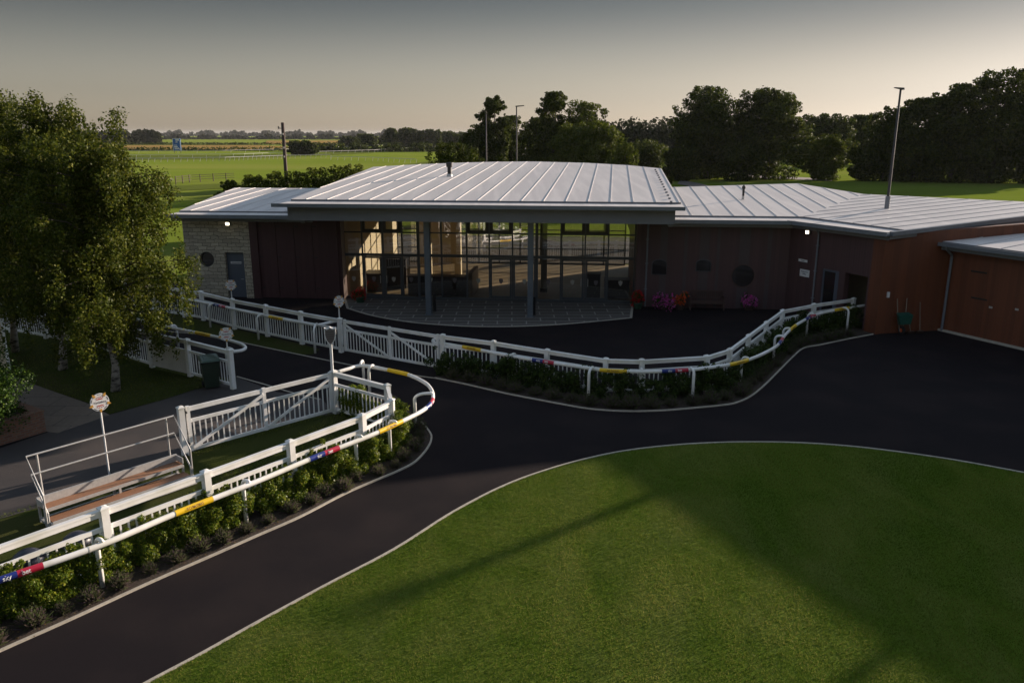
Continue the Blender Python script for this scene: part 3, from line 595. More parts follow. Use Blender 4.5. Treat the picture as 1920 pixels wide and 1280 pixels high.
mb = MB(); bbox(mb, (rl - .2, GL + .9), (WB - .34, WB - .1), (4.2, 4.42)); mb.build('door_head_track', M['fascia'], B)
# left roof
lw0 = onplane(330, 395, *PLW); lwb = [onplane(u, v, *PLW) for u, v in ((440, 352), (565, 352))]
bb0 = (lwb[0][:2] - O2) @ E2
lf = W(lend + .05, -.20); lw = [lf, W(-8.3, -.20), W(-8.3, bb0), lwb[0]]
s0 = onplane(346, 398, *PLW); d0 = s0[:2] - O2
roof_obj('left_wing_roof', lw, PLW, SD, [W(d0 @ E1 + 1.03 * k, d0 @ E2) for k in range(-3, 12)], .16)
mb = MB(); bbox(mb, (lend, -9.45), (-1.553, -1.29), (4.32, 4.399), 0, 1); bbox(mb, (lend, -9.45), (-1.61, -1.555), (4.31, 4.49)); mb.build('left_gutter', [M['gutter'], M['guttertop']], B)
mb = MB(); bbox(mb, (lend + .05, -9.3), (-1.552, -.15), (4.40, 4.475)); mb.build('eaves_bed', M['roof'], B)
mb = MB(); bbox(mb, (lend + .1, -9.4), (-1.24, -1.18), (4.12, 4.31)); bbox(mb, (lend + .1, -9.2), (-1.17, WB + .3), (4.285, 4.32)); mb.build('left_fascia', M['fascia'], B)
def flood(p, n2):
    mb = MB(); ex = V(-n2[1], n2[0]); mb.obox(p[:2], ex, n2, (-.10, .10), (.02, .14), p[2] - .08, p[2] + .08); f_ = mb.build('floodlight_housing', M['lampgrey'], B)
    mb = MB(); mb.obox(p[:2], ex, n2, (-.085, .085), (.141, .165), p[2] - .065, p[2] + .06); mb.build('lamp_lens', M['floodlight'], f_)
fa, fz = face_a(427, 419.5, WB - .1); flood(W(fa, WB, fz), -E2)
# --- right wing A
WR = -.78
kb = face_a(1478, 500, WR)[0]
mb = MB(); bbox(mb, (GR + .42, kb), (WR, WR + .3), (0, 4.24)); bbox(mb, (GR + .02, GR + .419), (WR + .01, .09), (0, 4.24)); 
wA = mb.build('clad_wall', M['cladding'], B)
for u_, w_ in ((1243, .34), (1284, .16), (1319, .46), (1345, .14), (1394, .50), (1440, .20)):
    a_ = face_a(u_, 500, WR)[0]; mb = MB(); bbox(mb, (a_ - w_ / 2, a_ + w_ / 2), (WR - .006, WR - .001), (.05, 4.2)); mb.build('grey_panel_strip', M['strip'], wA)
rwc, rwz = face_a(1393, 517, WR)
mb = MB(); mb.poly([W(rwc + .56 * math.cos(2 * PI * k / 32), WR - .012, rwz + .56 * math.sin(2 * PI * k / 32)) for k in range(32)]); mb.build('round_window', M['dglass'], wA)
mb = MB(); mb.tube([W(rwc + .56 * math.cos(2 * PI * k / 32), WR - .01, rwz + .56 * math.sin(2 * PI * k / 32)) for k in range(33)], .03, 6); mb.build('window_ring', M['benchwood'], wA)
for u, v, ww, hh in ((1236, 501, .36, .36), (1319, 498, .36, .28)):
    a, z = face_a(u, v, WR); mb = MB(); pts = [(-ww, -hh), (ww, -hh), (ww, hh * .5)] + [(ww * math.cos(q), hh * .5 + hh * .6 * math.sin(q)) for q in np.linspace(.2, PI - .2, 7)] + [(-ww, hh * .5)]
    mb.poly([W(a + x, WR - .012, z + y) for x, y in pts]); o_ = mb.build('arched_window', M['dglass'], wA)
    mb = MB(); mb.tube([W(a + x, WR - .012, z + y) for x, y in pts + [pts[0]]], .022, 5); mb.build('window_frame', M['frame'], wA)
def downpipe(p, z1, off, name='downpipe'):
    mb = MB(); n2 = unit(np.array(off)); q = p[:2] + n2 * .06
    mb.tube([(*q, .03), (*q, z1 - .35), (*(q + n2 * .03), z1 - .28), (*(p[:2] + n2 * .3), z1 - .05), (*(p[:2] + n2 * .3), z1 + .05)], .045, 8)
    for zz in (.9, 2.2, 3.4): mb.obox(q, V(-n2[1], n2[0]), n2, (-.075, .075), (-.05, .05), zz, zz + .04)
    return mb.build(name, M['gutter'], B)
a, _ = face_a(1212, 500, WR); downpipe(W(a, WR), 4.3, -E2)
PLA = rplane(-1.35, 4.5)
Kp = onplane(1484, 409, *PLA); Fp = onplane(1620, 364, *PLA); Kp = W((Kp[:2] - O2) @ E1, -1.35, 4.5)
Cc = G(1668, 434, 4.5)
nB = unit(np.cross(Cc - Kp, Fp - Kp)); nB = nB if nB[2] > 0 else -nB; PLB = (Kp, nB)
rb_ = [onplane(u, v, *PLA) for u, v in ((1495, 344), (1268, 353))]
bbk = (rb_[1][:2] - O2) @ E2
Kin0 = Kp + (Fp - Kp) / np.linalg.norm(Fp[:2] - Kp[:2]) * 1.30
rA = [W(7.8, -.20), W((Kin0[:2] - O2) @ E1, -.20) if False else Kin0, Fp, rb_[0], W(7.8, bbk)]
s0 = onplane(1459.4, 407.6, *PLA); d0 = s0[:2] - O2
roof_obj('right_wing_roof', rA, PLA, SD, [W(d0 @ E1 - 1.03 * k, d0 @ E2) for k in range(-8, 8)], .16)
dB = unit(Cc[:2] - Kp[:2]); upB = V(-dB[1], dB[0]); upB = upB if upB @ V(1, 0.3) > 0 else -upB
V1 = onplane(1920, 404, *PLB)[:2]; vd = unit(V1 - Cc[:2]); B1 = onplane(1918, 378, *PLB)[:2]; bd = unit(B1 - Fp[:2])
ext = 4.5
rB = [Kin0, V(*(Cc[:2] + vd * .85), 0), V(*(Cc[:2] + vd * (np.linalg.norm(V1 - Cc[:2]) + ext)), 0), V(*(Fp[:2] + bd * (np.linalg.norm(B1 - Fp[:2]) + ext)), 0), Fp]
roof_obj('angled_wing_roof', rB, PLB, vd, [Kp[:2] + dB * (.35 + 1.02 * k) for k in range(-10, 7)], .16)
p = onplane(1393, 374, *PLA); mb = MB(); mb.lathe((p[0], p[1], p[2] - .05), [(.09, 0), (.07, .25)], 10, 1); mb.lathe((p[0], p[1], p[2] + .2), [(.065, 0), (.065, .38), (.1, .4), (.1, .52), (.03, .6)], 10); mb.build('vent_pipe', [M['blackpipe'], M['steel']], B)
# gutters of the right wing
ka = float((Kp[:2] - O2) @ E1)
mb = MB(); bbox(mb, (8.45, ka - .03), (-1.653, -1.39), (4.32, 4.399), 0, 1); bbox(mb, (8.45, ka - .03), (-1.71, -1.655), (4.31, 4.49)); mb.build('right_gutter', [M['gutter'], M['guttertop']], B)
mb = MB(); bbox(mb, (8.5, ka - .02), (-1.34, -1.28), (4.12, 4.31)); bbox(mb, (7.3, ka + .2), (-1.27, WR + .3), (4.285, 4.32)); mb.build('right_fascia', M['fascia'], B)
nB2 = -upB; LKC = np.linalg.norm(Cc[:2] - Kp[:2])
mb = MB(); mb.obox(Kp[:2], dB, nB2, (-.02, LKC + .1), (.04, .303), 4.32, 4.399, 0, 1); mb.obox(Kp[:2], dB, nB2, (-.1, LKC + .12), (.305, .36), 4.31, 4.49); mb.build('angled_gutter', [M['gutter'], M['guttertop']], B)
Kin = Kp[:2] + unit(Fp[:2] - Kp[:2]) * 1.30; Cin = Cc[:2] + vd * .85; Ko = Kp[:2] + nB2 * .15 - E2 * .15
mb = MB(); mb.prism([W(8.3, -1.652)[:2], W(ka + .02, -1.652)[:2], Kp[:2] + nB2 * .302 + dB * .02, Cc[:2] + nB2 * .302, Cin + nB2 * 0 + vd * .06, Kin + unit(Fp[:2] - Kp[:2]) * .06, W(8.3, -.15)[:2]], 4.40, 4.475); mb.build('eaves_bed', M['roof'], B)
mb = MB(); mb.obox(Kp[:2], dB, nB2, (0, LKC), (-.02, .03), 4.12, 4.31); mb.build('angled_fascia', M['fascia'], B)
Lv = np.linalg.norm(rB[2][:2] - Cc[:2]); zc0, zc1 = 4.5, float(zon(PLB, rB[2])); nv = V(vd[1], -vd[0])
mb = MB(); P = lambda t, o, z: (*(Cc[:2] + vd * t + nv * o), z + (zc1 - zc0) * t / Lv)
mb.hexa([P(0, .0, 4.16), P(0, .06, 4.16), P(Lv, .06, 4.16), P(Lv, 0, 4.16), P(0, 0, 4.5), P(0, .06, 4.5), P(Lv, .06, 4.5), P(Lv, 0, 4.5)][::1]); mb.hexa([P(0, .065, 4.32), P(0, .2, 4.32), P(Lv, .2, 4.32), P(Lv, .065, 4.32), P(0, .065, 4.5), P(0, .2, 4.5), P(Lv, .2, 4.5), P(Lv, .065, 4.5)], 1); mb.build('verge_board', [M['fascia'], M['gutter']], B)
# angled walls
def wallseg(mb, p, q, z0, z1, th=.25, mi=0):
    p, q = np.array(p[:2]), np.array(q[:2]); d = unit(q - p); n = V(-d[1], d[0]); L_ = np.linalg.norm(q - p)
    mb.obox(p, d, n, (0, L_), (0, th), z0, z1, mi)
w0 = W(kb + .01, WR + .05); w1 = G(1641, 626); wd = unit(w1[:2] - w0[:2]); wn = V(wd[1], -wd[0]); wn = wn if wn @ V(-1, -.5) > 0 else -wn
def wp(u, v):
    p = onplane(u, v, w0, V(wn[0], wn[1], 0)); return float((p[:2] - w0[:2]) @ wd), float(p[2])
Lw = np.linalg.norm(w1[:2] - w0[:2])
d0_, zdr = wp(1543, 503); d1_, _ = wp(1574, 506); o0, zo = wp(1585, 511); o1, _ = wp(1628, 516)
mb = MB(); seg = lambda s0, s1, z0, z1, m_=mb: m_.obox(w0[:2], wd, -wn, (s0, s1), (0, .3), z0, z1)
seg(0, d0_, 0, 4.26); seg(d0_, d1_, zdr, 4.26); seg(d1_, o0, 0, 4.26); seg(o0, o1, zo, 4.26); seg(o1, Lw, 0, 4.26)
aw = mb.build('angled_clad_wall', M['cladding'], B)
mb = MB()
for s0, s1, z0, z1 in ((d0_ + .01, d0_ + .1, .02, zdr - .01), (d1_ - .22, d1_ - .01, .02, zdr - .01), (d0_ + .1, d1_ - .22, zdr - .1, zdr - .01), (d0_ + .1, d1_ - .22, .02, .12)): mb.obox(w0[:2], wd, -wn, (s0, s1), (.02, .09), z0, z1)
do2 = mb.build('glazed_door', M['doorgrey'], B)
mb = MB(); q = lambda s, z, o=.05: (*(w0[:2] + wd * s - wn * o), z); mb.quad(q(d0_ + .1, .12), q(d1_ - .22, .12), q(d1_ - .22, zdr - .1), q(d0_ + .1, zdr - .1)); mb.build('door_pane', M['dglass'], do2)
# office seen through the opening
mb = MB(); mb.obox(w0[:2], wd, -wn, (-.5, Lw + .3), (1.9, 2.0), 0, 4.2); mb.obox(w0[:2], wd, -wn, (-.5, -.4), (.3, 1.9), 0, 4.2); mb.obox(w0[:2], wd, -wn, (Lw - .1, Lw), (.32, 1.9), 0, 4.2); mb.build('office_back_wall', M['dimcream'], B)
mb = MB(); mb.obox(w0[:2], wd, -wn, (-.4, Lw - .1), (.3, 1.9), 0, .02); mb.obox(w0[:2], wd, -wn, (-.4, Lw - .1), (.3, 1.9), 3.0, 3.1); mb.build('office_floor', M['oldtar'], B)
mb = MB(); mb.obox(w0[:2], wd, -wn, (o0 + .75, o1 - .1), (.9, 1.5), .02, 1.25); mb.build('office_cupboard', M['darkwood'], B)
s_, z_ = wp(1506, 488.5); mb = MB(); mb.obox(w0[:2], wd, wn, (s_ - .28, s_ + .28), (.005, .025), z_ - .06, z_ + .06)
n1 = mb.build('name_sign', M['sign'], B)
s2, z2 = wp(1509, 512); mb = MB(); mb.obox(w0[:2], wd, wn, (s2 - .3, s2 + .3), (.005, .025), z2 - .17, z2 + .17); n2_ = mb.build('notice_board', M['sign'], B)
def put_text(o, s, size, c, ex, up, nrm, m_, name='lettering', off=.006, bold=True):
    vs, fs = text_geo(s, bold); mb = MB(); mb.add([c + ex * v[0] * size + up * v[1] * size + nrm * off for v in vs], fs); return mb.build(name, m_, o)
wn3, wd3, UP = V(wn[0], wn[1], 0), V(wd[0], wd[1], 0), V(0, 0, 1.)
put_text(n2_, 'Racecourse', .09, w0 + wd3 * s2 + wn3 * .025 + UP * (z2 + .07), wd3, UP, wn3, M['navy'], 'lettering', .004)
put_text(n2_, 'Office', .10, w0 + wd3 * s2 + wn3 * .025 + UP * (z2 - .04), wd3, UP, wn3, M['navy'], 'lettering', .004)
put_text(n1, 'Private', .08, w0 + wd3 * s_ + wn3 * .025 + UP * z_, wd3, UP, wn3, M['navy'], 'lettering', .004)
s3, _ = wp(1531, 500); downpipe(w0 + wd3 * s3, 4.3, wn)
s4, z4 = wp(1518, 435); flood(w0 + wd3 * s4 + V(0, 0, z4), wn)
# side wall, bright red brown
w2 = G(1736, 620.5); w3 = w2[:2] + (w2[:2] - w1[:2]) * 3.0
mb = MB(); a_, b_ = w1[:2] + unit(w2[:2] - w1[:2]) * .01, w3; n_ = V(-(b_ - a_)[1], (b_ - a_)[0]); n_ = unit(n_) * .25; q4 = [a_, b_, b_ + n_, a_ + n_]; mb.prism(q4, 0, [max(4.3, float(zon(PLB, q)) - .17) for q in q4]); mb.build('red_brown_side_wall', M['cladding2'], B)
mb = MB(); sdv = unit(w2[:2] - w1[:2]); mb.obox(w1[:2], sdv, V(-sdv[1], sdv[0]), (-.06, .10), (-.06, -.003), 0, 4.28); mb.obox(w1[:2], wd, wn, (-.6, .0), (.004, .03), 0, 4.26); mb.build('corner_board', M['cladding2'], B)
mb = MB(); p = w1[:2] + sdv * .38; mb.obox(p, sdv, V(-sdv[1], sdv[0]), (-.05, .05), (-.08, -.005), 1.62, 1.86); mb.build('alarm_box', M['sign'], B)
# rear walls of the wings (seen from nowhere in the photo but real)
mb = MB(); bbox(mb, (GR + .42, 19), (11.5, 11.8), (0, 4.3)); mb.build('rear_wall', M['cladding'], B)
# ================================================================== SHED
sh0, sh1 = G(1757, 618), G(1920, 660); sdir = V(math.sin(math.radians(153)), math.cos(math.radians(153)))
S = thing('timber_shed', sh0, 'red brown boarded shed with pale metal roof at the right edge', 'shed')
LS = 21.0; sn = V(sdir[1], -sdir[0]); sn = sn if sn[0] < 0 else -sn
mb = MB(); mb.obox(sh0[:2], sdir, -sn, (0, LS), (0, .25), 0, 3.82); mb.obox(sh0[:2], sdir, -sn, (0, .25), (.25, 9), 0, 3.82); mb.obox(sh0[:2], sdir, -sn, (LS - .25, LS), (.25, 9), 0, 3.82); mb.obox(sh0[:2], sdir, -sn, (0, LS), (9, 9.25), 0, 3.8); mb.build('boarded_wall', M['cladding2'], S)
RSL = .062; PLS = (V(*(sh0[:2] + sn * .45), 3.98), V(sn[0] * RSL, sn[1] * RSL, 1.))
rp_ = [sh0[:2] + sdir * a_ + sn * b_ for a_, b_ in ((-.30, .45), (LS + .3, .45), (LS + .3, -9.5), (-.30, -9.5))]
mb = MB(); zz = [zon(PLS, p) for p in rp_]; mb.prism(rp_, [z - .14 for z in zz], zz, 1, 0); ro = mb.build('shed_roof', [M['roof'], M['fascia']], S)
mb = MB()
for k in range(20):
    a_ = sh0[:2] + sdir * (.5 + 1.03 * k) + sn * .42; b_ = a_ - sn * 9.8; mb.beam((*a_, zon(PLS, a_) + .012), (*b_, zon(PLS, b_) + .012), .022, .022)
mb.build('standing_seams', M['seam'], ro)
mb = MB(); mb.obox(sh0[:2], sdir, sn, (-.2, LS + .3), (.46, .62), 3.80, 3.92, 0, 1); mb.obox(sh0[:2], sdir, sn, (-.2, LS + .3), (.625, .67), 3.79, 3.95); mb.obox(sh0[:2], sdir, sn, (-.1, LS), (.40, .455), 3.62, 3.82); mb.build('shed_gutter', [M['gutter'], M['guttertop']], S)
mb = MB(); q0 = sh0[:2] + sdir * .28 + sn * .10; mb.tube([(*q0, .03), (*q0, 3.30), (*(q0 + sn * .02), 3.40), (*(q0 + sn * .42), 3.68), (*(q0 + sn * .42), 3.85)], .055, 8); mb.build('downpipe', M['gutter'], S)
for (u, v) in ((1858, 576), (1907, 580)):
    p = onplane(u, v, sh0, V(sn[0], sn[1], 0)); mb = MB(); mb.obox(p[:2], sdir, sn, (-.07, .07), (.005, .03), p[2] - .04, p[2] + .04); mb.build('latch', M['steel'], S)
for (u, v) in ((1836, 510), (1836, 560)):
    p = onplane(u, v, sh0, V(sn[0], sn[1], 0)); mb = MB(); mb.obox(p[:2], sdir, sn, (-.35, .35), (.005, .02), p[2] - .035, p[2] + .035); mb.build('strap_hinge', M['black'], S)
mb = MB(); mb.obox(sh0[:2], sdir, sn, (.1, LS), (.01, .12), 0, .09); struct(mb, 'shed_kerb', M['kerb'])
# terrace in front of the glass
tp = smooth_path([G(*q) for q in ((652, 578), (700, 592), (770, 604), (850, 610.5), (920, 612.5), (1000, 611), (1080, 606), (1183, 596))], 5)
sheet('terrace', [W(GL + .1, -.06), *tp, W(GR - .05, -.06)], .012, M['terrace'])
mb = MB(); mb.ribbon([W(GL + .1, -.3)] + tp + [W(GR - .05, -.2)], .12, .002, .018); struct(mb, 'terrace_edging', M['kerb'])
# ================================================================== FENCES
FH = 1.42
def post_mb(p, ang, h=FH, w_=.15, cap=True):
    mb = MB(); ex, ey = V(math.cos(ang), math.sin(ang)), V(-math.sin(ang), math.cos(ang)); a = w_ / 2
    mb.obox(p[:2], ex, ey, (-a, a), (-a, a), .0, h - .05)
    c = a + .015; k = len(mb.v)
    P = lambda x, y, z: (p[0] + ex[0] * x + ey[0] * y, p[1] + ex[1] * x + ey[1] * y, z)
    mb.hexa([P(-c, -c, h - .05), P(c, -c, h - .05), P(c, c, h - .05), P(-c, c, h - .05), P(-c, -c, h - .02), P(c, -c, h - .02), P(c, c, h - .02), P(-c, c, h - .02)])
    mb.hexa([P(-c, -c, h - .02), P(c, -c, h - .02), P(c, c, h - .02), P(-c, c, h - .02), P(-.03, -.03, h + .015), P(.03, -.03, h + .015), P(.03, .03, h + .015), P(-.03, .03, h + .015)])
    return mb
def rails_mb(p, q, gap=.075, k0=1., k1=1.):
    mb = MB(); d = unit(q[:2] - p[:2]); a, b = p[:2] + d * gap, q[:2] - d * gap
    mb.beam((*a, 1.275 * k0), (*b, 1.275 * k1), .055, .10); mb.beam((*a, 1.348 * k0), (*b, 1.348 * k1), .10, .045)
    mb.beam((*a, .96 * k0), (*b, .96 * k1), .05, .09); mb.beam((*a, .15), (*b, .15), .05, .09); return mb
def pickets_mb(p, q, gap=.12, z0=.17, z1=.93, sp=.158, mb=None):
    mb = mb or MB(); L_ = np.linalg.norm(q[:2] - p[:2]); d = unit(q[:2] - p[:2]); n = max(1, int(round((L_ - 2 * gap) / sp)))
    nn = V(-d[1], d[0])
    for k in range(n + 1):
        c = p[:2] + d * (gap + (L_ - 2 * gap) * k / n); mb.obox(c, d, nn, (-.017, .017), (-.011, .011), z0, z1)
    return mb
def fence(name, pts, label, skip_posts=(), group=None, solid=(), skip_bays=(), hs=None):
    t = thing(name, (*pts[0][:2], 0), label, 'fence', group); n = len(pts); hs = hs or [FH] * n
    for i, p in enumerate(pts):
        if i in skip_posts: continue
        d = pts[min(i + 1, n - 1)][:2] - pts[max(i - 1, 0)][:2]; post_mb(p, math.atan2(d[1], d[0]), hs[i]).build('fence_post', M['white'], t)
    for i in range(n - 1):
        if i in skip_bays: continue
        p, q = np.array(pts[i]), np.array(pts[i + 1])
        mb = rails_mb(p, q, .075, hs[i] / FH, hs[i + 1] / FH)
        if i in solid:
            d = unit(q[:2] - p[:2]); nn = V(-d[1], d[0]); L_ = np.linalg.norm(q[:2] - p[:2]); k = int(L_ / .12)
            for j in range(k): mb.obox(p[:2] + d * .08, d, nn, ((L_ - .16) * j / k + .003, (L_ - .16) * (j + 1) / k - .003), (-.02, .02), .196, .909)
            mb.build('solid_panel', M['whitewood'], t)
        else: pickets_mb(p, q, z1=.93 * min(hs[i], hs[i + 1]) / FH, z0=.17, mb=mb).build('picket_panel', M['white'], t)
    return t
GRP_F = 'white parade ring fences'
fa_px = [(347, 595), (382, 601), (440, 617.5), (502, 631), (567, 645.5), (640, 660.5)]
fA = [G(*q) for q in fa_px]; ext_ = fA[0] - fA[1]; ext_ = ext_ / np.linalg.norm(ext_) * 2.2
fA = [fA[0] + ext_ * k for k in (5, 4, 3, 2, 1)] + fA
fence('white_fence', fA, 'white picket fence running back from the gate past the blue grey door', group=GRP_F)
fB = [G(831, 696)]; hB = [1.42, 1.36, 1.31] + [1.27] * 9
for (u, v) in ((925, 638), (1025.6, 654), (1136, 670.7), (1204, 672.6), (1326, 665.5), (1369, 652.5), (1404, 626.7), (1437.5, 602), (1468, 580), (1527, 568.6), (1601, 558)):
    p = G(u, v, hB[len(fB)]); fB.append(V(p[0], p[1], 0))
fence('white_fence', fB, 'curved white picket fence sweeping above the dark hedge to the boarded wall', group=GRP_F, hs=hB)
def atop(u, v, z=FH): p = G(u, v, z); return V(p[0], p[1], 0)
C0 = G(630, 775)
fC = [C0, atop(726, 719.5), atop(733.5, 747.5), atop(679, 775), atop(544, 824), atop(385, 881), atop(192.5, 949)]
dd = unit(fC[-1] - fC[-2]); fC += [fC[-1] + dd * 2.35, fC[-1] + dd * 4.7]
fence('white_fence', fC, 'white picket fence round the grass enclosure with the stepped stand', group=GRP_F)
fD = [G(437.5, 729), G(357.5, 706), G(286, 689)]; dd = unit(fD[2] - fD[1])
fD += [G(150, 646), G(87, 635)]; dd = unit(fD[4] - fD[3]); fD += [fD[-1] + dd * 2.4, fD[-1] + dd * 4.8]
fence('white_fence', fD, 'white picket fence with a solid panel behind the green bin and birches', group=GRP_F, solid=(1,))
def gate(pts, label, brace):
    p, q = np.array(pts[0]), np.array(pts[-1]); t = thing('white_gate', (*p[:2], 0), label, 'gate', 'white gates of the parade ring')
    d = unit(q[:2] - p[:2]); L_ = np.linalg.norm(q[:2] - p[:2]); nn = V(-d[1], d[0]); m_ = p[:2] + d * L_ / 2
    for a, w_ in ((.14, .09), (L_ / 2, .10), (L_ - .14, .09)): mb = MB(); mb.obox(p[:2] + d * a, d, nn, (-w_ / 2, w_ / 2), (-.04, .04), .10, 1.385); mb.build('gate_stile', M['white'], t)
    for s0, s1 in ((.19, L_ / 2 - .05), (L_ / 2 + .05, L_ - .19)):
        mb = MB(); a, b = p[:2] + d * s0, p[:2] + d * s1
        mb.beam((*a, 1.30), (*b, 1.30), .06, .12); mb.beam((*a, .96), (*b, .96), .05, .09); mb.beam((*a, .15), (*b, .15), .05, .09)
        pickets_mb(V(*a, 0), V(*b, 0), gap=.08, mb=mb).build('picket_panel', M['white'], t)
        mb = MB(); off = nn * (-.05)
        za, zb = (1.2, .2) if brace > 0 else (.2, 1.2); mb.beam((*(a + off), za), (*(b + off), zb), .03, .085); mb.build('brace', M['white'], t)
    for z in (.3, 1.2): mb = MB(); mb.obox(p[:2] + d * .075, d, nn, (.0, .02), (-.07, .07), z, z + .05); mb.build('hinge', M['black'], t)
    return t
P5, P6 = G(640, 660.5), G(831, 696)
gate([P5 + unit(P6 - P5) * .11, P6 - unit(P6 - P5) * .07], 'long white gate between the paved forecourt and the dark path', 1)
gL = atop(341, 761)
gate([gL, C0], 'white gate with the shield sign post, beside the stepped stand', -1)
t = thing('gate_post', (*gL[:2], 0), 'short white end post of the gate nearest the stepped stand', 'post'); dd = unit(C0 - gL); post_mb(gL - dd * .05, math.atan2(dd[1], dd[0])).build('post', M['white'], t)
mb = MB(); mb.lathe((gL[0], gL[1] - .1, 0), [(.07, 0), (.07, .05), (.02, .09)], 10); mb.build('drop_bolt', M['black'], t)
# ================================================================== RUNNING RAILS
RZ = 1.0; RR = .062
class Path:
    def __init__(s, pts):
        s.p = np.array(pts); s.s = np.concatenate([[0], np.cumsum(np.linalg.norm(np.diff(s.p, axis=0), axis=1))]); s.L = s.s[-1]
    def at(s, t): return np.array([np.interp(t, s.s, s.p[:, i]) for i in range(3)])
    def tan(s, t): return unit(s.at(min(t + .04, s.L)) - s.at(max(t - .04, 0)))
    def near_px(s, u, v):
        ts = np.linspace(0, s.L, 1200); q = np.array([PX(s.at(t)) for t in ts]); return float(ts[np.argmin((q[:, 0] - u) ** 2 + (q[:, 1] - v) ** 2)])
    def near(s, p):
        ts = np.linspace(0, s.L, 800); q = np.array([s.at(t)[:2] for t in ts]); return float(ts[np.argmin(((q - p[:2]) ** 2).sum(1))])
def running_rail(px, posts, sleeves, label, zend=None, n=6):
    pts = smooth_path([G(u, v, RZ) if len(q) == 2 else V(*q[2:]) for q in px for u, v in (q[:2],)], n)
    pa = Path(pts); t = thing('running_rail', (*pts[0][:2], 0), label, 'rail', 'white plastic running rails')
    mb = MB(); mb.tube(pts, RR, 10, flat=.86); mb.build('rail', M['white'], t, smooth=True)
    mb = MB()
    for k in range(1, int(pa.L / 2.6)):
        tt = 2.6 * k; a, b = pa.at(tt - .012), pa.at(tt + .012); mb.tube([a, b], RR + .004, 10, flat=.87)
    if mb.v: mb.build('rail_joint', M['whitewood'], t)
    for b in posts:
        b = np.array(b); tt = pa.near(b); r = pa.at(tt); h = r[:2] - b[:2]; dist = np.linalg.norm(h)
        if dist < .22: h = np.cross(pa.tan(tt), (0, 0, 1))[:2]; b = V(*(r[:2] - unit(h) * .24), 0); dist = .24
        h = unit(h); mb = MB(); path = [(*b[:2], 0), (*b[:2], RZ - .10)]; rad = [.05, .05]
        for q in np.linspace(.15, 1, 8):
            a = q * PI / 2 * 1.25; x = dist * .62 * (1 - math.cos(min(a, PI / 2))) + (dist * .38) * max(0, q - .6) / .4; z = RZ - .10 + .17 * math.sin(a)
            path.append((*(b[:2] + h * x), z)); rad.append(.045)
        path.append((*(r[:2] - h * .02), RZ + .035)); rad.append(.042)
        mb.tube(path, rad, 8); mb.build('rail_post', M['white'], t, smooth=True)
    for (kind, q0, q1) in sleeves:
        t0, t1 = pa.near_px(*q0), pa.near_px(*q1); t0, t1 = min(t0, t1), max(t0, t1)
        m = 12; seg = [pa.at(t0 + (t1 - t0) * k / m) for k in range(m + 1)]; mb = MB()
        if kind == 'y': mb.tube(seg, RR + .006, 14, flat=.88, cap=False); sv = mb.build('yellow_sleeve', M['yellow'], t, smooth=True)
        else:
            mb.tube(seg[:m // 2 + 1], RR + .006, 14, 0, flat=.88, cap=False); mb.tube(seg[m // 2:], RR + .006, 14, 1, flat=.88, cap=False); sv = mb.build('blue_and_red_sleeve', [M['blue'], M['red']], t, smooth=True)
        texts = [('GO RACING', .5, .07, 'ink')] if kind == 'y' else [('sky', .30, .155, 'sign'), ('bet', .665, .155, 'sign')]
        for s_, f_, size, m_ in texts:
            vs, fs = text_geo(s_, True); c = t0 + (t1 - t0) * f_; size = min(size, (t1 - t0) * (.36 if kind == 'y' else .30) / (max(vs[:, 0]) - min(vs[:, 0])) if kind != 'y' else (t1 - t0) * .5 / (max(vs[:, 0]) - min(vs[:, 0]))); size = min(size, .106 if kind != 'y' else .08); out = []
            for v in vs:
                tt = c + v[0] * size; T = pa.tan(tt); hN = unit(np.cross(T, (0, 0, 1.))); up = np.cross(hN, T); up = V(0, 0, 1.) if up[2] > 0 else V(0, 0, -1.)
                a = v[1] * size / RR + .34; rr = RR + .010
                out.append(pa.at(tt) + (hN * math.cos(a) + V(0, 0, 1.) * math.sin(a)) * rr)
            mb = MB(); mb.add(out, fs); mb.build('lettering', M[m_], sv)
    return t
running_rail([(-150, 1139), (0, 1087), (185, 1023), (330, 962), (480, 903), (590, 857), (695, 816), (755, 789), (790, 771), (807, 757), (812, 743), (808, 729), (796, 717), (767, 703), (727, 693.5), (695, 687), (672, 686), (655, 691), (634, 697)],
    [G(193, 1100), G(472, 984), G(682, 891), G(739, 859), G(779, 802), G(706, 740), G(683, 728), G(-140, 1245)],
    [('s', (-18, 1094), (80, 1060)), ('y', (328, 963), (398, 936)), ('s', (580, 862), (636, 841)), ('y', (709, 809), (753, 789)), ('s', (799, 765), (812, 749)), ('y', (728, 694), (766, 703))],
    'white running rail looping round the hedge bed of the near enclosure')
running_rail([(831, 631), (813, 637), (815, 642), (837, 645), (900, 656), (960, 668), (1040, 680.5), (1103, 690), (1139, 694.5), (1187, 696.5), (1235, 696), (1299, 692.5), (1367, 683.5), (1403, 674.5), (1434, 661.5), (1458, 647), (1473, 627), (1492, 610), (1518, 595), (1538.5, 587.5), (1577.6, 579.5), (1632, 571)],
    [G(962.6, 718.6), G(1103, 751.4), G(1201.6, 753), G(1298, 751), G(1397, 726), G(1449.5, 679), G(1469.5, 663.7), G(1525.5, 635), G(1587, 623)],
    [('y', (868, 651), (903, 658)), ('s', (998, 675), (1039, 682)), ('y', (1125, 693), (1175, 697)), ('s', (1241, 696), (1290, 694)), ('y', (1367, 684), (1402, 676)), ('s', (1459, 646), (1469, 636)), ('y', (1480, 619), (1492, 611)), ('s', (1510, 600), (1528, 592)), ('y', (1563, 583), (1591, 577))],
    'white running rail along the front of the dark hedge bed by the building')
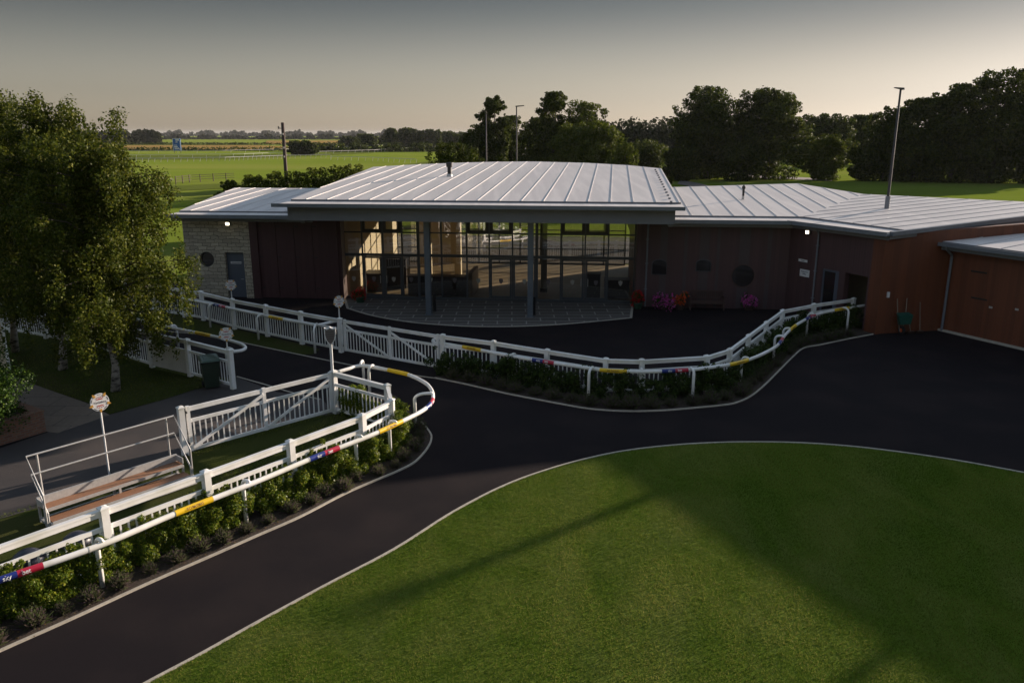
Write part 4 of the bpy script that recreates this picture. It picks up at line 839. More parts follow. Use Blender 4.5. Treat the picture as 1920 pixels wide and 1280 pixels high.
running_rail([(200, 530), (320, 555), (400, 571), (507, 594), (570, 605.5), (594, 609), (612, 606), (638, 600)],
    [G(395, 614), G(485, 637), G(591, 662), G(320, 592)],
    [('y', (318, 555), (341, 560)), ('s', (400, 571), (424, 577)), ('y', (505, 594), (532, 599))],
    'white running rail along the grass strip leading to the long gate')
running_rail([(150, 577), (240, 595), (325, 615), (370, 624), (420, 635), (447, 643), (458, 648), (460, 653), (452, 657), (437, 659)],
    [G(322, 660), G(428, 702)], [('y', (367, 624), (396, 630))],
    'white running rail with one yellow sleeve behind the fence end by the green bin')
# ================================================================== DISC AND SHIELD SIGNS
def disc_sign(base, h, label, z0=0., yaw=0.):
    t = thing('disc_sign', (base[0], base[1], z0), label, 'sign', 'round white rose signs on poles')
    zc = h; R_ = .228; mb = MB(); mb.tube([(base[0], base[1], z0), (base[0], base[1], zc - R_ + .02)], .024, 8); mb.build('pole', M['sign'], t)
    to = unit(V(0 - base[0], 0 - base[1])); a = math.atan2(to[1], to[0]) + yaw; N_ = V(math.cos(a), math.sin(a), 0); X = np.cross(UP, N_); c = V(base[0], base[1], zc)
    P = lambda x, y, o: c + X * x + UP * y + N_ * o
    n = 30; mb = MB(); fr = [P(R_ * math.cos(2 * PI * k / n), R_ * math.sin(2 * PI * k / n), .04) for k in range(n)]; bk = [p - N_ * .03 for p in fr]
    mb.poly(fr); mb.poly(bk[::-1])
    for k in range(n): mb.quad(bk[k], bk[(k + 1) % n], fr[(k + 1) % n], fr[k])
    mb.build('disc', M['sign'], t)
    mb = MB()
    for k in range(5):
        q = math.radians(54 + 72 * k); d = lambda r, s: P(r * math.cos(q) - s * math.sin(q), r * math.sin(q) + s * math.cos(q), .046)
        pts = [d(R_ - .05, -.034), d(R_ + .005, -.028), d(R_ + .05, 0), d(R_ + .005, .028), d(R_ - .05, .034)]; mb.poly(pts); mb.poly([p - N_ * .028 for p in pts][::-1])
        for i in range(5): mb.quad(pts[i] - N_ * .028, pts[(i + 1) % 5] - N_ * .028, pts[(i + 1) % 5], pts[i])
    mb.build('gold_points', M['gold'], t)
    mb = MB()
    for k in range(5):
        q0 = math.radians(54 + 36 + 72 * k)
        for s_ in np.linspace(-.22, .14, 5): 
            a0, a1 = q0 + s_, q0 + s_ + .09; mb.quad(P(.195 * math.cos(a0), .195 * math.sin(a0), .043), P(.21 * math.cos(a0), .21 * math.sin(a0), .043), P(.21 * math.cos(a1), .21 * math.sin(a1), .043), P(.195 * math.cos(a1), .195 * math.sin(a1), .043))
    mb.build('petal_lines', M['navy'], t)
    mb = MB()
    for sg_ in (1, -1):
        pts = [(x, sg_ * (.075 + .028 * math.cos(x / .085 * 1.4))) for x in np.linspace(-.085, .085, 7)] + [(x, sg_ * .072) for x in np.linspace(.085, -.085, 3)]
        pp = [P(x, y, .044) for x, y in pts]; mb.poly(pp if sg_ < 0 else pp[::-1])
        for x, y in ((-.075, .118), (-.026, .135), (.026, .135), (.075, .118)):
            mb.poly([P(x + .013 * math.cos(q), sg_ * y + .016 * math.sin(q), .044) for q in np.linspace(0, 2 * PI, 9)[:-1]])
    mb.build('red_crown', M['crimson'], t)
    put_text(t, 'Yorkshire', .075, c + N_ * .044, X, UP, N_, M['navy'], 'lettering', .001); return t
disc_sign(G(205, 890), 1.98, 'round white rose sign with gold points in the middle of the stepped stand', .0, .34)
pe = G(437.5, 729); disc_sign(pe + V(-.07, -.02, 0), 1.95, 'round white rose sign on the fence end post above the green bin', 1.36, .15)
p2 = G(440, 617.5); disc_sign(p2, 2.02, 'round white rose sign on a fence post in front of the blue grey door', 1.40, .1)
disc_sign(P5, 2.08, 'round white rose sign on the thick post of the long gate', 1.40, .55)
t = thing('shield_sign', (C0[0], C0[1], 1.38), 'grey shield sign with a white rim on the corner post of the near gate', 'sign')
mb = MB(); b0 = C0 + V(-.03, -.03, 0); mb.tube([(*b0[:2], 1.38), (*b0[:2], 2.25)], .045, 10); mb.build('pole', M['sign'], t)
SHD = [(-.17, .26), (-.11, .235), (-.05, .255), (0, .29), (.05, .255), (.11, .235), (.17, .26), (.175, .05), (.13, -.13), (.06, -.24), (0, -.30), (-.06, -.24), (-.13, -.13), (-.175, .05)]
to = unit(V(-C0[0] - .9, -C0[1])); N_ = V(to[0], to[1], 0); X = np.cross(UP, N_); c = V(b0[0], b0[1], 2.52)
mb = MB(); fr = [c + X * x + UP * y + N_ * .05 for x, y in SHD]; bk = [p - N_ * .10 for p in fr]; mb.poly(fr[::-1]); mb.poly(bk)
for i in range(len(fr)): j = (i + 1) % len(fr); mb.quad(fr[i], fr[j], bk[j], bk[i])
sb = mb.build('shield', M['sign'], t)
mb = MB(); mb.poly([c + X * x * .84 + UP * (y * .86) + N_ * .053 for x, y in SHD][::-1]); mb.build('grey_face', M['shieldgrey'], sb)
mb = MB()
for y, wd_ in ((.12, .11), (.05, .12), (-.02, .11), (-.09, .085)): mb.quad(c + X * -wd_ + UP * y + N_ * .056, c + X * wd_ + UP * y + N_ * .056, c + X * wd_ + UP * (y + .018) + N_ * .056, c + X * -wd_ + UP * (y + .018) + N_ * .056)
mb.build('face_lines', M['lampgrey'], sb)
# ================================================================== STEPPED STAND
o = V(-10.66, 16.38); ds = unit(V(-8.56, 18.92) - o); ps = V(ds[1], -ds[0]); LN = float(np.linalg.norm(V(-8.56, 18.92) - o))
t = thing('stepped_stand', (*o, 0), 'low stepped viewing stand with brown treads and steel handrails inside the enclosure', 'viewing stand')
mb = MB(); mb.obox(o, ds, ps, (0, LN), (-.03, .02), .40, .60); mb.obox(o, ds, ps, (0, .025), (.021, .33), .43, .58); mb.obox(o, ds, ps, (LN - .025, LN), (.021, .33), .43, .58); mb.build('toe_board', M['steel'], t)
for y0, z in ((.03, .42), (.36, .22)):
    for k in range(2): mb = MB(); mb.obox(o, ds, ps, (.03, LN - .03), (y0 + k * .155, y0 + k * .155 + .148), z - .03, z); mb.build('tread', M['timber'], t)
    mb = MB(); mb.obox(o, ds, ps, (.03, LN - .03), (y0 + .305, y0 + .335), z - .075, z - .004); mb.build('nosing', M['steel'], t)
mb = MB(); mb.obox(o, ds, ps, (0, LN), (.86, .91), .05, .11); mb.obox(o, ds, ps, (0, LN), (-.02, .03), .04, .10)
for x in (.0, LN / 2 - .03, LN - .06): mb.obox(o, ds, ps, (x, x + .06), (.031, .859), .05, .10)
mb.build('base_frame', M['steel'], t)
for x in (.0, LN / 2, LN - .06):
    [(lambda m_: (m_.obox(o, ds, ps, (x, x + .05), yy, 0, zz), m_.build('leg', M['steel'], t)))(MB()) for yy, zz in (((-.02, .03), .40), ((.30, .36), .40), ((.63, .69), .2))]
S3 = lambda x, y, z: (*(o + ds * x + ps * y), z)
for zt, zb, xo in ((1.60, .86, -.06), (1.15, .42, -.02)):
    mb = MB(); mb.tube([S3(xo, .62, .1), S3(xo, .62, zb), S3(xo, -.04, zt), S3(LN - xo, -.04, zt), S3(LN - xo, .62, zb), S3(LN - xo, .62, .1)], .021, 8); mb.build('handrail', M['steel'], t, smooth=False)
for x in (.16, LN - .14): mb = MB(); mb.tube([S3(x, -.05, 0), S3(x, -.05, 1.60)], .023, 8); mb.build('upright', M['steel'], t)
for (u, v, lab) in ((52, 1036, 'dark blue rounded dome on the grass behind the white fence, nearer the corner'), (144, 1003, 'dark blue rounded dome on the grass in front of the stepped stand')):
    p = G(u, v + 6, .1); tt = thing('garden_dome', (p[0], p[1], 0), lab, 'dome', 'dark domes on the enclosure grass')
    mb = MB(); mb.lathe((p[0], p[1], 0), [(.30, 0), (.30, .06), (.26, .14), (.17, .21), (.06, .24), (.01, .245)], 20); mb.build('dome', M['dome'], tt, smooth=True)
    mb = MB(); mb.lathe((p[0], p[1], 0), [(.33, 0), (.33, .025), (.305, .026)], 20); mb.build('rim', M['black'], tt)
# ================================================================== WHEELIE BIN
p = G(392, 731); t = thing('wheelie_bin', (p[0], p[1] + .25, 0), 'dark green wheelie bin with a closed lid in front of the fence end', 'bin')
ang = math.radians(28); ex, ey = V(math.cos(ang), math.sin(ang)), V(-math.sin(ang), math.cos(ang)); bc = V(p[0] - .03, p[1] + .33)
P = lambda x, y, z: (*(bc + ex * x + ey * y), z)
mb = MB(); mb.hexa([P(-.22, -.26, .06), P(.22, -.26, .06), P(.22, .22, .06), P(-.22, .22, .06), P(-.29, -.36, .95), P(.29, -.36, .95), P(.29, .33, .95), P(-.29, .33, .95)]); mb.build('bin_body', M['bin'], t)
mb = MB(); mb.hexa([P(-.315, -.38, .951), P(.315, -.38, .951), P(.315, .36, .951), P(-.315, .36, .951), P(-.325, -.39, 1.0), P(.325, -.39, 1.0), P(.325, .37, 1.0), P(-.325, .37, 1.0)]); mb.build('rim', M['black'], t)
mb = MB(); mb.hexa([P(-.33, -.41, 1.001), P(.33, -.41, 1.001), P(.33, .38, 1.03), P(-.33, .38, 1.03), P(-.27, -.34, 1.055), P(.27, -.34, 1.055), P(.28, .34, 1.10), P(-.28, .34, 1.10)]); ld = mb.build('lid', M['binlid'], t)
mb = MB(); mb.hexa([P(-.2, -.22, 1.062), P(.2, -.22, 1.062), P(.2, .2, 1.09), P(-.2, .2, 1.09), P(-.18, -.2, 1.075), P(.18, -.2, 1.075), P(.18, .18, 1.102), P(-.18, .18, 1.102)]); mb.tube([P(-.28, .40, 1.06), P(.28, .40, 1.06)], .02, 6); mb.build('lid_panel', M['binlid'], ld)
for s_ in (-1, 1): mb = MB(); mb.tube([P(s_ * .22, .24, .1), P(s_ * .28, .24, .1)], .1, 14); mb.build('wheel', M['rubber'], t)
# ================================================================== BUILDING-SIDE OBJECTS
def flower_tub(u, v, fm, label, r=.45, hgt=.55, potm='pot', two=None):
    p = G(u, v); t = thing('flower_tub', (p[0], p[1], 0), label, 'flowers', 'flower tubs along the front walls')
    mb = MB(); mb.lathe((p[0], p[1], 0), [(.19, 0), (.25, .26), (.28, .28), (.27, .30), (.05, .29)], 14); mb.build('pot', M[potm], t)
    c = [(p[0] + RNG.normal() * r * .35, p[1] + RNG.normal() * r * .3, .3 + abs(RNG.normal()) * hgt * .3) for _ in range(9)]
    quads_obj('foliage', leaves(c, [r * .5] * 9, 500, .09), M['shrubleaf'], t)
    quads_obj('flowers', leaves(c, [r * .56] * 9, 420, .09, shell=.85, up=.2, aspect=.95), M[fm], t); return t
flower_tub(676, 567, 'redflower', 'red flowers in a green pot left of the glass front', .42, .7)
flower_tub(1195, 578, 'redflower', 'red flowers in a green pot right of the glass front', .42, .8)
flower_tub(1246, 580, 'pinkflower', 'magenta flowers along the dark wall, left of the orange ones', .55, .6, 'terrac')
flower_tub(1274, 580, 'orangeflower', 'orange red flowers along the dark wall beside the bench', .36, .5, 'terrac')
flower_tub(1404, 581, 'pinkflower', 'pink and magenta flowers below the large round window', .48, .5, 'terrac')
# bench
bl_, br_ = LOC(1291, 578)[0], LOC(1355, 578)[0]; t = thing('wooden_bench', W((bl_ + br_) / 2, -1.1), 'dark slatted wooden bench against the dark red wall', 'bench')
for a in (bl_ + .04, br_ - .04):
    mb = MB(); bbox(mb, (a - .03, a + .03), (-.88, -.82), (0, .94)); mb.build('leg', M['benchwood'], t); mb = MB(); bbox(mb, (a - .03, a + .03), (-1.36, -1.30), (0, .62)); mb.build('leg', M['benchwood'], t)
    mb = MB(); bbox(mb, (a - .035, a + .035), (-1.38, -.88), (.621, .655)); mb.build('armrest', M['benchwood'], t)
mb = MB()
for k in range(5): bbox(mb, (bl_ + .08, br_ - .08), (-1.36 + k * .098, -1.28 + k * .098), (.40, .43))
bbox(mb, (bl_ + .08, br_ - .08), (-1.35, -1.32), (.33, .395)); mb.build('seat', M['benchwood'], t)
mb = MB(); bbox(mb, (bl_ + .08, br_ - .08), (-.87, -.83), (.86, .93)); bbox(mb, (bl_ + .08, br_ - .08), (-.87, -.83), (.50, .55))
n = 15
for k in range(n): a = bl_ + .16 + (br_ - bl_ - .32) * k / (n - 1); bbox(mb, (a - .025, a + .025), (-.86, -.84), (.551, .859))
mb.build('backrest', M['benchwood'], t)
# black bollards beside the columns
for (u, v), lab in (((815, 584), 'short black post beside the left grey column'), ((1001, 590), 'short black post beside the right grey column')):
    p = G(u, v); t = thing('black_post', p, lab, 'post', 'short black posts by the columns'); mb = MB(); mb.lathe(p + V(0, 0, .012), [(.085, 0), (.085, .86), (.075, .88), (.01, .885)], 14); mb.build('body', M['black'], t, smooth=False)
    mb = MB(); mb.lathe(p + V(0, 0, .012), [(.11, 0), (.11, .025), (.09, .03)], 14); mb.build('base', M['lampgrey'], t)
# wheelbarrow stood on end against the side wall
p = onplane(1682, 622, w1, V(-sdv[1], sdv[0], 0)); sx3 = V(sdv[0], sdv[1], 0); sy3 = V(sdv[1], -sdv[0], 0)
bp = V(p[0], p[1], 0) + sy3 * .12
t = thing('wheelbarrow', bp, 'green wheelbarrow stood on its nose against the red brown side wall', 'wheelbarrow')
Q = lambda x, y, z: bp + sx3 * x + sy3 * y + UP * z
mb = MB(); lo = [(-.18, .10, .42), (.18, .10, .42), (.30, .06, .95), (-.30, .06, .95)]; hi = [(-.25, .36, .48), (.25, .36, .48), (.36, .32, .88), (-.36, .32, .88)]
pl = [Q(*c) for c in lo]; ph = [Q(*c) for c in hi]; mb.poly(ph); mb.poly(pl[::-1])
for i in range(4): mb.quad(pl[i], pl[(i + 1) % 4], ph[(i + 1) % 4], ph[i])
mb.build('tub', M['teal'], t)
for s_ in (-1, 1): mb = MB(); mb.tube([Q(s_ * .07, .12, .12), Q(s_ * .2, .03, .9), Q(s_ * .24, -.06, 1.55)], .02, 6); mb.build('handle', M['oldwood'], t)
mb = MB(); mb.tube([Q(-.05, .16, .18), Q(.05, .16, .18)], .18, 16); wh = mb.build('wheel', M['rubber'], t); mb = MB(); mb.tube([Q(-.055, .16, .18), Q(.055, .16, .18)], .09, 12); mb.build('hub', M['orangeflower'], wh)
for (u0, v0, u1, v1, nm, lab, cat) in ((1717, 622, 1712, 566, 'broom', 'long handled broom leaning on the red brown side wall', 'broom'), (1700, 622, 1698, 600, 'hand_shovel', 'short shovel leaning on the wall between the barrow and the broom', 'shovel')):
    pl_ = onplane(u0, v0, w1, V(-sdv[1], sdv[0], 0)); a = V(pl_[0], pl_[1], 0) + sy3 * .25; zt = D(u1, v1, pl_[1])[2]; b = V(pl_[0], pl_[1], zt) + sy3 * .03
    t = thing(nm, a, lab, cat); mb = MB(); mb.tube([a + UP * .08, b], .016, 6); mb.build('handle', M['oldwood'], t); mb = MB(); mb.obox(a[:2], sdv, V(sdv[1], -sdv[0]), (-.17, .17), (-.04, .04), 0, .10); mb.build('head', M['darkwood'], t)
# ================================================================== LEFT EDGE: brick planter, clad hut
pb = G(87, 809); pd = unit(G(108, 812)[:2] - G(0, 845)[:2]); pn = V(-pd[1], pd[0]); t = thing('brick_planter', (*pb[:2], 0), 'low red brick planter wall at the left edge', 'planter')
mb = MB(); mb.obox(pb[:2], pd, pn, (-4.5, 0), (0, .24), 0, .62); mb.obox(pb[:2], pd, pn, (-.24, 0), (.241, 3.0), 0, .62); mb.build('brick_wall', M['brick'], t)
mb = MB(); mb.obox(pb[:2], pd, pn, (-4.52, .02), (-.02, .26), .621, .68); mb.obox(pb[:2], pd, pn, (-.26, .02), (.262, 3.0), .621, .68); mb.build('coping', M['brick'], t)
mb = MB(); mb.obox(pb[:2], pd, pn, (-4.5, -.25), (.25, 3.0), .4, .55); mb.build('planter_soil', M['soil'], t)
sc_ = pb[:2] - pd * 1.35 + pn * 1.05
t = thing('laurel_shrub', (*sc_, .5), 'rounded glossy green shrub filling the brick planter', 'shrub')
cs = [(sc_[0] + x, sc_[1] + y, z) for x, y, z in [(RNG.normal() * .62, RNG.normal() * .6, .75 + RNG.random() * 1.25) for _ in range(54)]]
quads_obj('foliage', leaves(cs, [.50] * 54, 30000, .075, droop=.2), M['shrubleaf'], t)
mb = MB()
for k in range(5): q = 2 * PI * k / 5; mb.tube([(*sc_, .5), (sc_[0] + .5 * math.cos(q), sc_[1] + .5 * math.sin(q), 1.3)], [.03, .012], 6)
mb.build('stems', M['bark'], t)
hc = G(19, 694); t = thing('clad_hut', (*hc[:2], 0), 'corner of a cream weatherboarded hut at the left edge behind the shrub', 'hut')
hd = unit(V(-.80, .60)); hn = V(-1., -.25); hn = unit(V(-hd[1], hd[0]))
hx = unit(V(-1, -.10)); hy = unit(V(-.66, .75))
mb = MB()
for k in range(16):
    z = .1 + k * .155; mb.prism([hc[:2] + hx * .03 + V(0, -.0), hc[:2] + hx * 4, hc[:2] + hx * 4 + hy * .03, hc[:2] + hx * .03 + hy * .03], z, z + .15)
mb.obox(hc[:2], hx, hy, (.04, 4), (.035, 3), 0, 2.58); mb.build('weatherboard', M['cream'], t)
mb = MB(); mb.obox(hc[:2], hx, hy, (-.03, .07), (-.05, .034), 0, 2.6); mb.build('corner_trim', M['white'], t)
mb = MB(); mb.obox(hc[:2], hx, hy, (-.1, 4.2), (-.2, 3.2), 2.6, 2.72); mb.build('roof', M['fascia'], t)
sheet('rear_yard', [W(-12, 13.0), W(9, 13.0), W(13, 17), W(13, 27), W(-12, 27)], .01, M['oldtar'])
mb = MB(); mb.ribbon([W(-12, 27), W(13, 27)], .12, 0, .06); struct(mb, 'rear_yard_kerb', M['kerb'])
# ================================================================== PLANTS
def offset_path(pts, d):
    P = [np.array(p[:2]) for p in pts]; out = []
    for i, p in enumerate(P):
        t = unit(P[min(i + 1, len(P) - 1)] - P[max(i - 1, 0)]); out.append(p + V(-t[1], t[0]) * d)
    return out
def hedge(path, wid, hgt, n, lm, label, size=.075, seed=0):
    pa = Path([V(*p[:2], 0) for p in path]); t = thing('hedge', pa.at(pa.L / 2), label, 'hedge', 'hedges in the beds'); c, r = [], []
    k = int(pa.L / .13)
    for i in range(k):
        s = pa.L * i / k; p = pa.at(s); h = hgt * (.80 + .12 * math.sin(s * 1.9 + seed) + .14 * math.sin(s * 4.3 + 1.3 * seed) + .12 * RNG.random())
        for z in np.arange(.12, h, .2):
            c.append((p[0] + RNG.normal() * wid * .3, p[1] + RNG.normal() * wid * .3, z)); r.append(.11 + .08 * RNG.random())
        if RNG.random() < .35: c.append((p[0] + RNG.normal() * wid * .3, p[1] + RNG.normal() * wid * .3, h + .08)); r.append(.08)
    quads_obj('foliage', leaves(c, r, n, size, up=.4, droop=-.3, shell=.4), lm, t)
    mb = MB()
    for i in range(0, k, 4): p = pa.at(pa.L * i / k); mb.tube([(*p[:2], 0), (p[0] + .06, p[1] + .03, hgt * .6)], [.018, .006], 5)
    mb.build('stems', M['bark'], t); return t
H1 = [V(*q, 0) for q in offset_path(fC[:-1], .20)][::-1]
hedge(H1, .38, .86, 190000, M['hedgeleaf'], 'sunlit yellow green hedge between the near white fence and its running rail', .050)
H2 = [V(*q, 0) for q in offset_path(fB, -.42)]
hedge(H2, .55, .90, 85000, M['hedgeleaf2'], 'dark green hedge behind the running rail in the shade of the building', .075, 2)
# lavender clumps
def lav_proto(p, label, lm):
    t = thing('lavender_plant', (*p[:2], .014), label, 'lavender', 'lavender clumps along the bed kerbs'); n = 420
    d = RNG.normal(size=(n, 3)); d[:, 2] = np.abs(d[:, 2]) * .9 + .35; d /= np.linalg.norm(d, axis=1, keepdims=True)
    l0 = .02 + .05 * RNG.random(n)[:, None]; l1 = (.20 + .15 * RNG.random(n))[:, None]; base = np.array([p[0], p[1], .014]) + RNG.normal(size=(n, 3)) * [.05, .05, 0]
    sd_ = np.cross(d, RNG.normal(size=(n, 3))); sd_ /= np.linalg.norm(sd_, axis=1, keepdims=True); w_ = .007
    quads_obj('stems', np.stack([base + d * l0 - sd_ * w_, base + d * l0 + sd_ * w_, base + d * l1 + sd_ * w_, base + d * l1 - sd_ * w_], 1), lm, t)
    tip = base + d * (l1 * 1.0); quads_obj('flower_spikes', leaves([p + V(0, 0, .2)], [.25], 240, .04), M['lavleaf'], t); return t
lp = Path([V(*q, .014) for q in offset_path(k1, .30)]); lav = []
pos = [lp.at(s) for s in np.arange(.7, lp.L - .2, .56)]
LAVL = 'grey green lavender clump in the sunlit bed beside the near path kerb'
for i, q in enumerate(pos):
    if i == 0: pr = lav_proto(q, LAVL, M['lavleaf']); remember(pr)
    else: copy_tree(pr, (q[0] + RNG.normal() * .05, q[1] + RNG.normal() * .05, .014), RNG.random() * 6, .55 + .4 * RNG.random())
lp = Path([V(*q, .014) for q in offset_path(k2, .36)])
for s in np.arange(.6, lp.L - .8, .68):
    q = lp.at(s); copy_tree(pr, (q[0] + RNG.normal() * .05, q[1], .014), RNG.random() * 6, .8 + .5 * RNG.random(), 'dark lavender clump at the foot of the shaded hedge by the building')
# fallen leaves on the mulch
n = 500; ls = Path([V(*q, .02) for q in offset_path(k1, .25)]); c = [ls.at(RNG.random() * ls.L) + V(RNG.normal() * .15, RNG.normal() * .15, .004) for _ in range(n)]
q = leaves(c, [.01] * n, n, .035, up=4.); q[:, :, 2] = np.maximum(q[:, :, 2], .018); tag(quads_obj('fallen_leaves', q, M['litter']), 'tiny yellow brown fallen leaves on the dark mulch of the near bed', 'leaves', kind='stuff')
# lawn grass
def in_poly(P, x, y):
    c = np.zeros(len(x), bool); n = len(P)
    for i in range(n):
        x0, y0 = P[i][:2]; x1, y1 = P[(i + 1) % n][:2]
        if y0 == y1: continue
        c ^= ((y0 > y) != (y1 > y)) & (x < (x1 - x0) * (y - y0) / (y1 - y0) + x0)
    return c
def grass(name, poly, n, h, label, ymin, ymax, xmin, xmax, zb=.012, m_='blade', frame=True):
    x = xmin + (xmax - xmin) * RNG.random(n); y = ymin + (ymax - ymin) * RNG.random(n); k = in_poly(poly, x, y)
    if frame: k &= np.abs(x) < .95 * y + 3
    x, y = x[k], y[k]; n = len(x); a = RNG.random(n) * 2 * PI; hh = h * (.55 + .9 * RNG.random(n)); lean = RNG.normal(size=(n, 2)) * .5
    w_ = .0035 + .0035 * RNG.random(n); dx, dy = np.cos(a) * w_, np.sin(a) * w_
    Q = np.stack([np.stack([x - dx, y - dy, np.full(n, zb)], 1), np.stack([x + dx, y + dy, np.full(n, zb)], 1), np.stack([x + lean[:, 0] * hh, y + lean[:, 1] * hh, zb + hh], 1)], 1)
    return tag(quads_obj(name, Q, M[m_]), label, 'grass', kind='stuff')
grass('lawn_grass', lk2, 1050000, .025, 'short mown green grass of the oval lawn', 7.5, 22.2, -7, 18)
sg_poly = [G(*q) for q in ((-60, 985), (0, 973), (75, 951), (340, 854), (496, 802), (636, 773))] + [f for f in fA[:0]] + fC[::-1]
grass('enclosure_grass', sg_poly, 60000, .06, 'grass inside the white fenced enclosure round the stand', 12, 24, -13, -3, .010, frame=False)
grass('birch_grass', bl, 70000, .05, 'shaded grass below the birch trees', 22, 34, -24, -9, .012, frame=False)
# ------------------------------------------------------------------ birches
def birch(px, v0, label, top, rad, lean, nleaf, zmin=1.5):
    b = G(px, v0); t = thing('birch_tree', (b[0], b[1], 0), label, 'tree', 'birch trees on the left lawn')
    n = 9; tr = [(b[0] + lean[0] * (k / n) ** 1.3 + .08 * math.sin(k * 1.7), b[1] + lean[1] * k / n, top * .93 * k / n) for k in range(n + 1)]
    mb = MB(); mb.tube(tr, [.125 - .112 * k / n + (.04 if k == 0 else 0) for k in range(n + 1)], 10); mb.build('trunk', M['birchbark'], t, smooth=True)
    mb = MB(); C, R_ = [], []
    for k in range(52):
        f = .22 + .74 * (k + RNG.random()) / 52; i = f * n; p = np.array([np.interp(i, range(n + 1), [q[j] for q in tr]) for j in range(3)]); q = k * 2.399 + RNG.random() * .9
        prof = math.sin(PI * min(1, max(.05, (f - .12) / .88)) ** .75) ** .7
        L_ = rad * prof * (.7 + .45 * RNG.random()); e = p + V(math.cos(q) * L_, math.sin(q) * L_, L_ * (.35 if f > .5 else .12) + .2)
        m_ = (p + e) / 2 + V(0, 0, .25); mb.tube([p, m_, e], [.035, .022, .008], 5)
        for s in np.linspace(.35, 1.05, 6):
            c = p + (e - p) * s + RNG.normal(size=3) * .28; c[2] = max(c[2], zmin + .2); C.append(c); R_.append((.36, .36, .42))
            if RNG.random() < .9: C.append(c + V(RNG.normal() * .12, RNG.normal() * .12, -.55 - .5 * RNG.random())); R_.append((.20, .20, .55))
    for k in range(26): i = 2.2 + 6.3 * k / 26; C.append([np.interp(i, range(n + 1), [q[j] for q in tr]) for j in range(3)]); R_.append((.8, .8, .6))
    for k in range(14): f = k / 14; C.append((tr[-1][0] + RNG.normal() * .25, tr[-1][1] + RNG.normal() * .25, top * (.82 + .2 * f))); R_.append((.26 * (1.2 - f), .26 * (1.2 - f), .35))
    mb.build('limbs', M['bark'], t)
    C = np.array(C); C[:, 2] = np.maximum(C[:, 2], zmin); quads_obj('crown', leaves(C, np.array(R_), nleaf, .085, shell=.1, up=.15, droop=.8, aspect=.75), M['birchleaf'], t)
birch(217, 733, 'birch with white trunk nearest the path, in front of the solid fence panel', 8.7, 2.9, (-.1, .5), 110000, 1.5)
birch(118, 693, 'birch in the middle of the three on the left lawn', 9.7, 3.0, (.75, .2), 112000, 2.3)
birch(28, 660, 'birch at the left edge, its trunk beside the clad hut', 10.6, 2.7, (.3, .2), 80000, 2.5)
# ------------------------------------------------------------------ trees behind
def tree(px, vtop, wpx, Y, label, lm='oakleaf', nm='broadleaf_tree', n=7000, ls=.62, base=.0, lob=14, taper=.8, group='trees beyond the building', low=.06, seed=0, cat='tree', gap=0.):
    p = D(px, 300, Y); top = D(px, vtop, Y)[2]; x = p[0]; w_ = wpx / F * Y * .98 / 2; t = thing(nm, (x, Y, base), label, cat, group); h = top - base
    mb = MB(); mb.tube([(x, Y, base), (x + .1, Y, base + h * .3), (x, Y + .1, base + h * .7)], [.028 * h + .05, .02 * h, .006 * h], 8)
    C, R_ = [], []; nl = max(6, lob // 2 + 2)
    for k in range(nl):
        f = low + .10 + (.90 - low) * ((k + .5) / nl); q = k * 2.399 + RNG.random() * 1.5
        env = w_ * (.80 + .35 * min(1, f / .35)) if f < .35 else w_ * 1.15 * max(.05, 1 - ((f - .35) / .70) ** 2.2) ** (.55 * taper)
        r = min(env * .8, w_ * (.34 + .26 * RNG.random())); off = max(0, env - r) * (.75 + .3 * RNG.random())
        if k == nl - 1: off *= .3
        c = V(x + math.cos(q) * off, Y + math.sin(q) * off, min(base + h * f, top - r * .85))
        mb.tube([(x, Y, base + h * f * .55), c], [.12, .04], 5)
        C.append(c); R_.append((r * .74, r * .74, r * .66))
        for j in range(16):
            d = RNG.normal(size=3); d[2] = d[2] * .8 + .25; d = unit(d); rr = r * (.15 + .17 * RNG.random()); p_ = c + d * (r - rr * .4) * (.85 + .3 * RNG.random()); p_[2] = min(max(p_[2], base + rr), top - rr * .6); C.append(p_); R_.append((rr, rr, rr * .8))
    for f in np.linspace(low + .05, .6, 5): r = w_ * .55; C.append((x + RNG.normal() * w_ * .15, Y, base + h * f)); R_.append((r, r, h * .10))
    mb.build('trunk', M['bark'], t); C = np.array(C); R_ = np.array(R_)
    if gap: kk = RNG.random(len(C)) > gap; C, R_ = C[kk], R_[kk]
    quads_obj('crown', leaves(C, R_, int(n * 2.4), ls * .62, shell=.5, up=.25, aspect=.85), M[lm], t); return t
tree(926, 180, 72, 150, 'tall narrow dark tree left of the lamp post behind the main roof', n=9000, ls=.5, taper=.5, lob=14, low=.1)
tree(912, 232, 110, 152, 'dark bushy tree low at the left of the tall narrow tree', n=8000, ls=.55)
tree(958, 218, 78, 156, 'dark tree filling the gap behind the slim lamp post', n=6000, ls=.5)
tree(1036, 173, 104, 140, 'tall pointed dark tree right of the lamp post, the tallest above the main roof', n=10000, ls=.5, taper=.9)
tree(1010, 220, 90, 146, 'rounded dark tree at the foot of the tall pointed one', n=7000, ls=.5)
tree(1095, 188, 100, 138, 'loose open tree with sky showing through its top', 'paleleaf', n=2600, ls=.5, gap=.35, low=.45)
tree(1108, 230, 170, 128, 'broad rounded green tree behind the right half of the main roof', 'paleleaf', n=15000, ls=.5, lob=20)
tree(1172, 268, 70, 118, 'small pale bush beside the broad rounded tree', 'paleleaf', n=4000, ls=.4)
tree(1212, 262, 100, 170, 'small dark tree between the broad rounded tree and the tall pair', n=5000, ls=.5)
tree(1325, 163, 165, 158, 'left one of the tall dark pair of trees beyond the right wing', n=16000, ls=.6, lob=20, low=.02)
tree(1440, 167, 145, 155, 'right one of the tall dark pair, lit along its right edge', n=16000, ls=.6, lob=20, low=.02)
